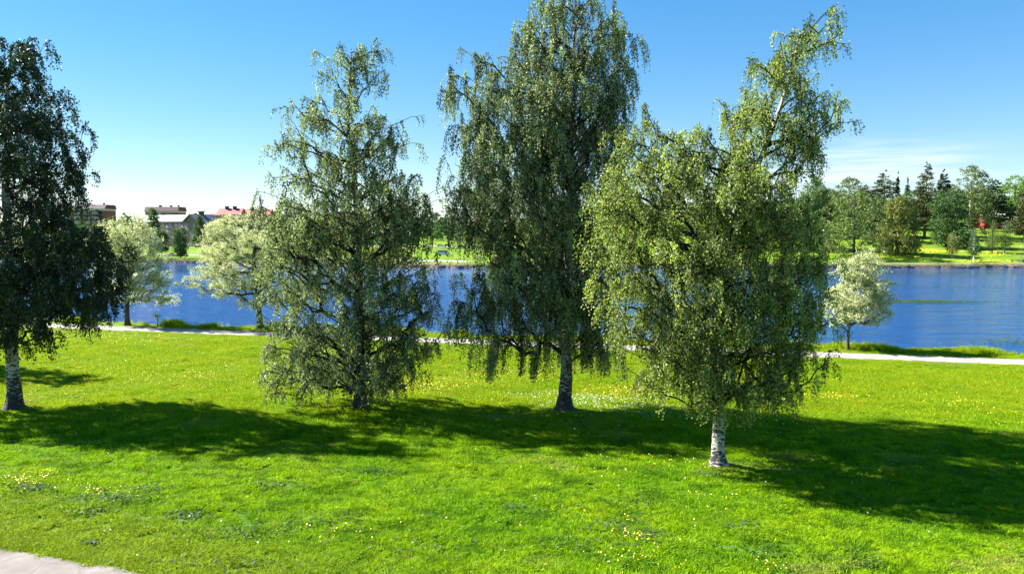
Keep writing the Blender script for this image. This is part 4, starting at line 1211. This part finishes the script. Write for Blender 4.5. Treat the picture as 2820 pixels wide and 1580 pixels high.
# far bank rocks and low bushes
def rocks():
    r = np.random.default_rng(5)
    mb = MB()
    import itertools
    for k in range(300):
        x_ = r.uniform(-120, 190); y_ = float(bank_far(x_)) + r.uniform(-0.6, 0.7)
        s_ = r.uniform(0.25, 0.75) * np.array([1.5, 0.8, 0.7]); c = np.array([x_, y_, r.uniform(-1.0, -0.45)])
        b = len(mb.v)
        pts = [np.array(q, float) for q in ((1, 0, 0), (0, 1, 0), (-1, 0, 0), (0, -1, 0), (.4, .3, .9), (-.5, -.3, .8), (.1, 0, -1))]
        mb.v += [tuple(c + q * s_ * r.uniform(0.7, 1.3)) for q in pts]
        for f in ((0, 1, 4), (1, 2, 4), (2, 5, 4), (2, 3, 5), (3, 0, 5), (0, 4, 5), (1, 0, 6), (2, 1, 6), (3, 2, 6), (0, 3, 6)):
            mb.f.append(tuple(b + i for i in f)); mb.m.append(0)
    o_ = mb.build('bank_rocks', M['rock']); tag(o_, 'rubble of brown rocks along the far water line', 'rocks', kind='stuff')
    n = 18000
    x_ = r.uniform(-125, 195, n); dn = vnoise(x_, x_ * 0, 5, 21)
    ok = r.uniform(0, 1, n) < 0.10 + 0.95 * smooth(0.42, 0.62, dn)
    x_ = x_[ok]; dn = dn[ok]
    y_ = bank_far(x_) + r.normal(0.5, 0.5, len(x_)); z_ = -0.55 + r.uniform(0, 1, len(x_)) * (0.6 + 0.9 * dn)
    LV = leaves_np(np.stack([x_, y_, z_], -1), unit(r.standard_normal((len(x_), 3)) + [0, 0, 1]), 0.34, 0.14, r)
    o_ = mesh_np('bank_bushes', LV, np.arange(len(LV)).reshape(-1, 4), M['far_green'], attrs={'tint': np.repeat(r.uniform(0, 1, len(x_)), 4)})
    tag(o_, 'low dark bushes and rough grass along the top of the far bank', 'bushes', kind='stuff')


rocks()


# floating water weed
def water_weed():
    r = np.random.default_rng(15)
    P = []
    for (px, py, sx, sy, k) in ((2540, 830, 4.0, 1.3, 1600), (2480, 826, 6, 1.0, 120), (2600, 790, 13, 0.8, 200), (2560, 788, 7, 0.6, 120), (2600, 757, 9, 1.3, 110), (2460, 856, 3, 1.0, 60), (2400, 757, 5, 1.0, 60), (2790, 940, 3, 1.3, 150)):
        c = on(px, py, WZ); q = r.standard_normal((k, 2)) * (sx, sy); P.append(np.stack([c[0] + q[:, 0], c[1] + q[:, 1], np.full(k, WZ + 0.015) + r.uniform(0, 0.03, k)], -1))
    P = np.concatenate(P); n = len(P)
    d = unit(np.stack([np.ones(n), 0.3 * r.standard_normal(n), 0.05 * r.standard_normal(n)], -1)); s_ = unit(np.stack([-d[:, 1], d[:, 0], 0.1 * r.standard_normal(n)], -1))
    l_ = r.uniform(0.15, 0.5, (n, 1)); w_ = r.uniform(0.04, 0.09, (n, 1))
    v = np.stack([P - d * l_, P + s_ * w_, P + d * l_, P - s_ * w_], 1).reshape(-1, 3)
    o_ = mesh_np('water_weed', v, np.arange(len(v)).reshape(-1, 4), M['weed_leaf'], attrs={'tint': np.repeat(r.uniform(0, 1, n), 4)})
    tag(o_, 'patches of dark weed floating on the river on the right', 'water weed', kind='stuff')


water_weed()


# ------------------------------------------------------------------ buildings across the river
def win_mesh(w_, h_, panes=2):
    f = MB(); t = 0.12
    f.box(-w_ / 2, w_ / 2, -0.06, 0.10, h_ / 2 - t, h_ / 2); f.box(-w_ / 2, w_ / 2, -0.06, 0.10, -h_ / 2, -h_ / 2 + t)
    f.box(-w_ / 2, -w_ / 2 + t, -0.06, 0.10, -h_ / 2 + t, h_ / 2 - t); f.box(w_ / 2 - t, w_ / 2, -0.06, 0.10, -h_ / 2 + t, h_ / 2 - t)
    for k in range(1, panes):
        x_ = -w_ / 2 + w_ * k / panes
        f.box(x_ - 0.05, x_ + 0.05, -0.055, 0.09, -h_ / 2 + t, h_ / 2 - t)
    g = MB(); g.box(-w_ / 2 + t, w_ / 2 - t, 0.0, 0.05, -h_ / 2 + t, h_ / 2 - t)
    return f.mesh('window', M['white_paint']), g.mesh('pane', M['window'])


def add_windows(root, xs_, zs_, y, w_, h_, panes=2):
    fm, gm = win_mesh(w_, h_, panes)
    for z_ in zs_:
        for x_ in xs_:
            f = put('window', fm, root, (x_, y - 0.08, z_)); put('pane', gm, f)


def slab_block(px0, px1, ytop, Y, label, seed, wall='brick_brown', left_col=False):
    """eight-storey brick slab: plum mansard roof, cream attic band, brick, long white windows"""
    a_, b_ = at(px0, ytop, Y), at(px1, ytop, Y)
    cx = (a_[0] + b_[0]) / 2; W_ = b_[0] - a_[0]; H_ = a_[2]
    root = empty('apartment_block', label, 'building', (cx, Y, 0))
    s_ = Y / F
    zr, zc = H_ - 10.5 * s_, H_ - 16.5 * s_
    m = MB(); m.box(-W_ / 2 + .3, W_ / 2 - .3, 0, 13, -0.5, zc); m.build('wall', M[wall], root)
    m = MB(); m.box(-W_ / 2 + .1, W_ / 2 - .4, -0.5, 13.2, zc, zr - 0.15); m.build('attic_band', M['cream'], root)
    m = MB()
    m.poly([(-W_ / 2, -0.9, zr - .15), (W_ / 2, -0.9, zr - .15), (W_ / 2, 1.2, H_), (-W_ / 2, 1.2, H_)])
    m.poly([(-W_ / 2, 1.2, H_), (W_ / 2, 1.2, H_), (W_ / 2, 12, H_), (-W_ / 2, 12, H_)])
    m.poly([(-W_ / 2, 12, H_), (W_ / 2, 12, H_), (W_ / 2, 14, zr - .15), (-W_ / 2, 14, zr - .15)])
    for sx in (-1, 1): m.poly([(sx * W_ / 2, -0.9, zr - .15), (sx * W_ / 2, 1.2, H_), (sx * W_ / 2, 12, H_), (sx * W_ / 2, 14, zr - .15)][::sx])
    m.poly([(-W_ / 2, -0.9, zr - .15), (-W_ / 2, 14, zr - .15), (W_ / 2, 14, zr - .15), (W_ / 2, -0.9, zr - .15)])
    rf = m.build('roof', M['roof_brown'], root)
    for fx_, ww in ((-0.12, 1.5), (0.2, 1.0), (0.42, 0.6)):
        c = MB(); c.box(fx_ * W_ - ww / 2, fx_ * W_ + ww / 2, 4, 5.5, H_ - .2, H_ + 1.0); c.box(fx_ * W_ - ww / 2 - .25, fx_ * W_ + ww / 2 + .25, 3.8, 5.7, H_ + 1.0, H_ + 1.2)
        c.build('chimney', M['dark_metal'], rf)
    zl = [zc - 1.6 - 2.95 * k for k in range(int((zc - 1.5) / 2.95))]
    step = 25.5 * s_
    xs_ = [W_ / 2 - (290 - 262) * s_ - step * k for k in range(int(W_ / step))]
    add_windows(root, [x_ for x_ in xs_ if abs(x_) < W_ / 2 - 2.4], zl[:8], 0, 16.5 * s_, 1.7, 4)
    return root


slab_block(110, 290, 563.5, 480, 'brown-red brick block of flats with plum roof beside the left birch', 1)
slab_block(398, 491, 569.5, 530, 'brown-red brick block of flats with plum roof rising behind the grey-roofed flats', 2)


def flats():
    Y = 455; s_ = Y / F
    c0 = at(487, 640, Y)[0]; X_ = lambda p: c0 + (at(p, 640, Y)[0] - c0) / math.cos(0.45); Zt = lambda q: at(500, q, Y)[2]
    cx = X_(487)
    root = empty('apartment_house', 'five-storey orange brick flats with pale grey roof and stacks of blue balconies', 'building', (cx, Y, 0), -0.45)
    x0, x1, xg, x2 = X_(330) - cx, X_(529) - cx, X_(551) - cx, X_(574) - cx
    ze, zrg = Zt(610), Zt(591)
    m = MB(); m.box(x0, x1, 0, 12, -.5, ze - 2.4); m.build('wall', M['brick_orange'], root)
    m = MB(); m.box(x0, x1, 0, 12, ze - 2.4, ze); m.build('attic_wall', M['brick_dark'], root)
    m = MB(); m.prism([(x1, -.5), (x2, -.5), (x2, ze - .3), (xg, zrg - .3), (x1, ze - .3)], -3, 14); m.build('gable_wing', M['brick_dark'], root)
    m = MB()
    zt = 0.25
    m.poly([(x0 - .6, -.9, ze), (x1 + .6, -.9, ze), (x1 + 3, 6, zrg), (x0 - .6, 6, zrg)])
    m.poly([(x0 - .6, 6, zrg), (x1 + 3, 6, zrg), (x1 + 3, 12.9, ze), (x0 - .6, 12.9, ze)])
    m.poly([(x0 - .6, -.9, ze - zt), (x0 - .6, 12.9, ze - zt), (x1 + .6, 12.9, ze - zt), (x1 + .6, -.9, ze - zt)])
    m.poly([(x0 - .6, -.9, ze - zt), (x1 + .6, -.9, ze - zt), (x1 + .6, -.9, ze), (x0 - .6, -.9, ze)])
    rf = m.build('roof', M['roof_grey'], root)
    m = MB()
    m.prism([(x1 - 1.2, ze - .55), (x1 - 1.2, ze - .2), (xg, zrg + .15), (x2 + 1.2, ze - .2), (x2 + 1.2, ze - .55), (xg, zrg - .25)], -4, 14.5)
    m.build('gable_roof', M['roof_grey'], root)
    c = MB(); c.box(xg - 1.2, xg + 1.2, 4, 6, zrg - .6, zrg + 1.5); c.box(xg - 1.9, xg + 1.9, 3.5, 6.5, zrg + 1.5, zrg + 2.0); c.build('chimney', M['dark_metal'], rf)
    c = MB(); c.box(xg - 4.2, xg - 3.0, 3, 4.5, zrg - 1.5, zrg + .8); c.build('chimney', M['dark_metal'], rf)
    for dx_ in (-7, -7.8):
        c = MB(); c.tube([(x1 + dx_ + 4, 6, zrg - .5), (x1 + dx_ + 4, 6, zrg + 3.6)], [.05, .04], 5); c.box(x1 + dx_ + 3.4, x1 + dx_ + 4.6, 5.98, 6.02, zrg + 3, zrg + 3.06)
        c.build('aerial', M['lamp_metal'], rf)
    # rounded balcony stacks
    fl = [ze - 3.2 - 2.85 * k for k in range(5)]
    for pxc, hw_, glass in ((413, 1.9, 'window'), (463, 1.8, 'window'), (518, 2.6, 'balcony_blue')):
        xc = X_(pxc) - cx
        arc = [(xc + hw_ * math.cos(t), -1.9 * math.sin(t)) for t in np.linspace(0, math.pi, 9)]
        for z_ in fl[:5]:
            m = MB()
            m.poly([(a_, b_, z_) for a_, b_ in arc]); m.poly([(a_, b_, z_ - .22) for a_, b_ in arc][::-1])
            for (a0, b0), (a1, b1) in zip(arc, arc[1:]): m.poly([(a0, b0, z_ - .22), (a1, b1, z_ - .22), (a1, b1, z_ + .25), (a0, b0, z_ + .25)])
            sl = m.build('balcony', M['white_paint'], root)
            m = MB()
            for (a0, b0), (a1, b1) in zip(arc, arc[1:]): m.poly([(a0, b0, z_ + .25), (a1, b1, z_ + .25), (a1, b1, z_ + 1.15), (a0, b0, z_ + 1.15)])
            m.build('parapet', M[glass], sl)
            m = MB(); m.box(xc - hw_ * .7, xc + hw_ * .7, -0.12, -0.02, z_ + 0.05, z_ + 2.2); m.build('balcony_door', M['window'], sl)
    for pxc in (438, 484, 497):
        add_windows(root, [X_(pxc) - cx], [z_ + 1.2 for z_ in fl], 0, 1.8, 1.5, 2)
    for dx_ in (-3.2, 2.6):
        add_windows(root, [xg + dx_], [z_ + 1.2 for z_ in fl], -3, 1.6, 1.5, 2)
    for pxc in (476, 478):
        c = MB(); xx = X_(pxc) - cx; c.tube([(xx, -.15, 0), (xx, -.15, ze)], [.08, .08], 5); c.build('downpipe', M['lamp_metal'], root)


flats()


def red_house(px0, px1, yeave, yridge, Y, label, z0=0.0, wall='brick_orange', roof='roof_red', depth=12, wins=4, name='apartment_house', ch=True, hipped=False):
    a_, b_ = at(px0, yeave, Y), at(px1, yeave, Y)
    cx = (a_[0] + b_[0]) / 2; W_ = b_[0] - a_[0]; ze = a_[2] - z0; zr = at(px0, yridge, Y)[2] - z0
    root = empty(name, label, 'building', (cx, Y, z0))
    m = MB(); m.box(-W_ / 2, W_ / 2, 0, depth, -1.5, ze)
    m.poly([(-W_ / 2, 0, ze), (-W_ / 2, depth / 2, zr - .1), (-W_ / 2, depth, ze)]); m.poly([(W_ / 2, 0, ze), (W_ / 2, depth, ze), (W_ / 2, depth / 2, zr - .1)])
    m.build('wall', M[wall], root)
    m = MB(); e = 0.8
    for (y0, y1) in ((-e, depth / 2), (depth + e, depth / 2)):
        z0_, z1_ = ze - 0.15, zr
        q = [(-W_ / 2 - e, y0, z0_), (W_ / 2 + e, y0, z0_), (W_ / 2 + e, y1, z1_), (-W_ / 2 - e, y1, z1_)]
        m.poly(q if y0 < y1 else q[::-1]); m.poly([(x_, y_, z_ - .22) for x_, y_, z_ in (q[::-1] if y0 < y1 else q)])
        m.poly([q[0], q[1], (q[1][0], q[1][1], q[1][2] - .22), (q[0][0], q[0][1], q[0][2] - .22)])
    rf = m.build('roof', M[roof], root)
    if ch:
        for fx_ in (-0.2, 0.15):
            c = MB(); c.box(fx_ * W_ - .9, fx_ * W_ + .9, depth * .4, depth * .6, zr - 1.0, zr + 1.1); c.box(fx_ * W_ - 1.3, fx_ * W_ + 1.3, depth * .37, depth * .63, zr + 1.1, zr + 1.4)
            c.build('chimney', M['dark_metal'], rf)
    nf = max(1, int((ze - .5) / 2.9))
    add_windows(root, [(-.5 + (k + .5) / wins) * W_ for k in range(wins)], [ze - 1.7 - 2.9 * k for k in range(nf)], 0, min(2.2, W_ / wins * .45), 1.4, 2)
    return root


red_house(575, 600, 592, 588, 500, 'narrow orange brick house end right of the grey gable', wins=1, ch=False)
red_house(598, 660, 590, 573, 505, 'orange brick flats with a pinkish red roof and black chimney', wins=5)
red_house(664, 740, 592, 575, 520, 'red-roofed flats half hidden behind the wide willow', wins=6)
red_house(900, 1000, 602, 588, 500, 'red-roofed brick flats behind the trunk of the second birch', wins=6)
red_house(1050, 1095, 600, 583, 480, 'red-roofed brick house glimpsed through the right side of the second birch', wins=3)
# red wooden villas in the park on the right
red_house(2712, 2772, 600, 583, 328, 'red wooden villa with a pale roof behind two young trees on the far hill', z0=float(ground_z(208, 328)), wall='red_wood', roof='cream', depth=8, wins=3, name='wooden_villa', ch=False)
red_house(2518, 2578, 606, 594, 338, 'red wooden cottage in the shade under the pines of the far hill', z0=float(ground_z(190, 338)), wall='red_wood', roof='roof_brown', depth=8, wins=4, name='wooden_cottage', ch=False)

# ------------------------------------------------------------------ cars
def car(label, px, py, Y, colr, rz=0.0, van=False, seed=0):
    p = at(px, py, Y)
    paint = noisy('car_paint', tuple(c * 0.92 for c in colr), colr, 1.0, 0.3, spec=0.6)
    root = empty('parked_car' if not van else 'parked_van', label, 'van' if van else 'car', (p[0], Y, float(ground_z(p[0], Y)) + 0.05), rz, 'vehicles parked across the river')
    if not van:
        body = [(-2.15, .35), (-2.2, .75), (-2.05, .95), (-1.35, 1.0), (1.0, 1.02), (1.95, .88), (2.15, .65), (2.15, .35)]
        cab = [(-1.75, .98), (-1.25, 1.44), (.25, 1.47), (1.05, 1.0)]
        h = .86
    else:
        body = [(-2.5, .35), (-2.5, 1.25), (1.9, 1.25), (2.5, 1.0), (2.6, .35)]
        cab = [(-2.48, 1.25), (-2.4, 2.25), (.9, 2.25), (1.85, 1.25)]
        h = .95
    m = MB(); m.prism(body, -h, h); m.build('body', paint, root)
    m = MB(); m.prism(cab, -h + .12, h - .12); cb = m.build('cabin', paint, root)
    n_ = len(cab)
    c = np.array(cab).mean(0)
    sh = [tuple(c + (np.array(q) - c) * .84) for q in cab]
    m = MB(); m.prism(sh, -h + .10, h - .10); m.build('side_windows', M['window'], cb)
    for sx in (-1.35, 1.35):
        for sy in (-1, 1):
            m = MB(); m.tube([(0, -.1, 0), (0, .1, 0)], [.32, .32], 12)
            wv = MB()
            ring = [(.33 * math.cos(t), .33 * math.sin(t)) for t in np.linspace(0, 2 * math.pi, 13)[:-1]]
            wv.prism(ring, -.11, .11)
            wv.build('wheel', M['tyre'], root, (sx, sy * (h - .08), .33))
    for sy in (-.6, .6):
        m = MB(); m.box(-.04, .04, -.17, .17, -.07, .07); m.build('headlight', M['white_paint'], root, (2.14 if not van else 2.57, sy, .72))
    return root


car('maroon car parked in front of the brick flats, left of the cone-shaped tree', 471, 676, 445, (0.16, 0.02, 0.03), 0.0)
car('white car parked between the cone-shaped tree and the tall dark tree', 527, 675, 446, (0.75, 0.75, 0.72), 0.1)
car('silver car at the left end of the row between the second and third birch', 1213, 670, 440, (0.35, 0.40, 0.46), 0.05)
car('red car parked beside the silver one between the second and third birch', 1233, 670, 443, (0.55, 0.03, 0.02), 0.0)
car('pale blue car in the row seen between the second and third birch', 1270, 669, 442, (0.35, 0.50, 0.62), 0.0)
car('orange-red car at the right end of the row seen left of the tallest birch', 1297, 670, 440, (0.65, 0.12, 0.03), 0.0)
car('dark car standing in front of the pale blue one', 1270, 678, 415, (0.05, 0.05, 0.07), 0.1)
car('grey-white van standing on the far lawn right of the second birch', 1222, 704, 287, (0.62, 0.66, 0.68), 0.0, van=True)


# ------------------------------------------------------------------ person on the far lawn
def person():
    p = at(1255, 697, 318)
    g = float(ground_z(p[0], 318))
    root = empty('person', 'person in dark clothes walking on the far lawn between the second and third birch', 'person', (p[0], 318, g))
    J = [(0, 0, .95), (0, 0, 1.15), (0, .0, 1.42), (0, 0, 1.55), (0, -.02, 1.70),
         (.19, 0, 1.42), (.26, .05, 1.15), (.27, -.08, .92), (-.19, 0, 1.42), (-.26, -.03, 1.15), (-.25, -.15, .93),
         (.10, 0, .90), (.12, -.12, .50), (.12, -.02, .06), (.12, -.18, .04), (-.10, 0, .90), (-.12, .08, .50), (-.12, .25, .10), (-.12, .12, .04)]
    E = [(0, 1), (1, 2), (2, 3), (3, 4), (2, 5), (5, 6), (6, 7), (2, 8), (8, 9), (9, 10), (0, 11), (11, 12), (12, 13), (13, 14), (0, 15), (15, 16), (16, 17), (17, 18)]
    Rr = [.15, .15, .14, .06, .10, .07, .05, .035, .07, .05, .035, .10, .07, .045, .04, .10, .07, .045, .04]
    me = bpy.data.meshes.new('body'); me.from_pydata(J, E, []); me.materials.append(noisy('dark_clothes', (.015, .015, .02), (.03, .03, .035), 4, .9))
    o_ = bpy.data.objects.new('body', me); col.objects.link(o_); o_.parent = root
    md = o_.modifiers.new('skin', 'SKIN')
    for i, v in enumerate(me.skin_vertices[0].data if me.skin_vertices else []): v.radius = (Rr[i], Rr[i])
    if not me.skin_vertices:
        bpy.context.view_layer.objects.active = o_
    o_.modifiers.new('sub', 'SUBSURF').levels = 1
    m = MB(); m.tube([(0, .01, 1.60), (0, .01, 1.70), (0, .01, 1.80), (0, .01, 1.83)], [.08, .105, .085, .03], 8); m.build('hair', noisy('hair', (.03, .02, .015), (.05, .035, .02), 5, .8), root)


try:
    person()
except Exception as e:
    print('person', e)

# gravel heap by the road
p = at(474, 706, 281)
r = np.random.default_rng(3)
nr_, na = 9, 22
v = [(0, 0, 1.45)]
for i in range(1, nr_):
    for k in range(na):
        t = i / (nr_ - 1); a_ = k * 2 * math.pi / na
        rr = t * (1 + .12 * math.sin(3 * a_)); v.append((2.7 * rr * math.cos(a_) - .35 * (1 - t), 1.7 * rr * math.sin(a_), 1.45 * (1 - t) ** 1.1 + .06 * r.standard_normal() * (t < .95)))
me = bpy.data.meshes.new('gravel_heap')
fs = [(0, 1 + k, 1 + (k + 1) % na) for k in range(na)] + [(1 + (i - 1) * na + k, 1 + i * na + k, 1 + i * na + (k + 1) % na, 1 + (i - 1) * na + (k + 1) % na) for i in range(1, nr_ - 1) for k in range(na)]
me.from_pydata(v, [], fs); me.materials.append(M['gravel_heap'])
put('gravel_heap', me, None, (p[0], 281, 0.03)); tag(bpy.data.objects['gravel_heap'], 'dark grey heap of gravel beside the road on the far left bank', 'heap')


# ------------------------------------------------------------------ lamp posts, benches, bin
def lamp(label, px, py, Y, h, z0=None, foot=True):
    p = at(px, py, Y); z_ = float(ground_z(p[0], Y)) if z0 is None else z0
    root = empty('street_lamp', label, 'lamp post', (p[0], Y, z_), 0, 'park lamp posts')
    m = MB(); m.tube([(0, 0, 0), (0, 0, h * .5), (0, 0, h - .25)], [.075, .06, .045], 10); m.build('pole', M['lamp_metal'], root)
    m = MB(); m.tube([(0, 0, h - .25), (0, 0, h - .1), (0, 0, h), (0, 0, h + .08)], [.12, .26, .30, .10], 12); m.build('lamp_head', M['white_paint'], root)
    if foot:
        m = MB(); m.tube([(0, 0, -.1), (0, 0, .22), (0, 0, .30)], [.26, .22, .14], 10); m.build('foot', M['concrete'], root)
    return root


p = on(1525, 965)
lamp('lamp post with a concrete foot beside the path left of the tallest birch trunk', 1525, 965, p[1], 4.6)
lamp('lamp post on the far slope between the young trees', 2695, 692, 252, 3.7, foot=False)
lamp('lamp post by the dark bench on the far footpath', 2811, 716, 226, 5.0, foot=False)
lamp('thin lamp post on the far bank left of the weeping yellowish birch', 2434, 720, 227, 3.4, foot=False)


def bench(label, x_, y_, z_, rz, wood, leg, w_=2.0, vleg=False):
    root = empty('park_bench', label, 'bench', (x_, y_, z_), rz)
    for k in range(3):
        m = MB(); m.box(-w_ / 2, w_ / 2, -.27 + k * .19, -.11 + k * .19, .44, .48); m.build('slat', wood, root)
    if not vleg:
        for k in range(2):
            m = MB(); m.box(-w_ / 2, w_ / 2, .34, .37, .58 + k * .17, .71 + k * .17); m.build('slat', wood, root)
    for sx in (-1, 1):
        m = MB(); xx = sx * w_ * .36
        if vleg:
            m.prism([(sx * .03, .10), (sx * .10, .10), (sx * w_ * .40, .439), (sx * w_ * .28, .439)], -.05, .05)
        else:
            m.box(xx - .03, xx + .03, -.25, .30, .38, .439); m.box(xx - .03, xx + .03, -.22, -.16, 0, .38); m.box(xx - .03, xx + .03, .27, .33, 0, .95)
        m.build('leg', leg, root)
    if vleg:
        m = MB(); m.box(-.1, .1, -.15, .15, -.05, .10); m.build('foot', M['concrete'], root)
    return root


p = on(1560, 962)
bench('wooden bench on grey slanting legs beside the path, half hidden by the tallest birch trunk', p[0], p[1] - .1, 0.0, -0.24, M['bench_wood'], M['lamp_metal'], 2.6, True)
p = at(2812, 720, 222)
bench('dark green bench on the far footpath at the right edge', p[0], 224.2, 0.05, math.pi * 0, M['green_paint'], M['dark_metal'], 3.0)
m = MB(); m.tube([(0, 0, 0), (0, 0, .85), (0, 0, .9)], [.24, .28, .2], 12)
root = empty('litter_bin', 'black litter bin beside the dark bench at the right edge', 'bin', (at(2815, 712, 226)[0], 225.6, 0.05))
m.build('bin_body', M['dark_metal'], root)
m = MB(); m.tube([(0, 0, .9), (0, 0, 1.0)], [.30, .12], 12); m.build('lid', M['dark_metal'], root)

# clean up unused template data names
tot = sum(len(o.data.polygons) for o in col.objects if o.type == 'MESH')
print('STAT', STAT, 'faces', tot)
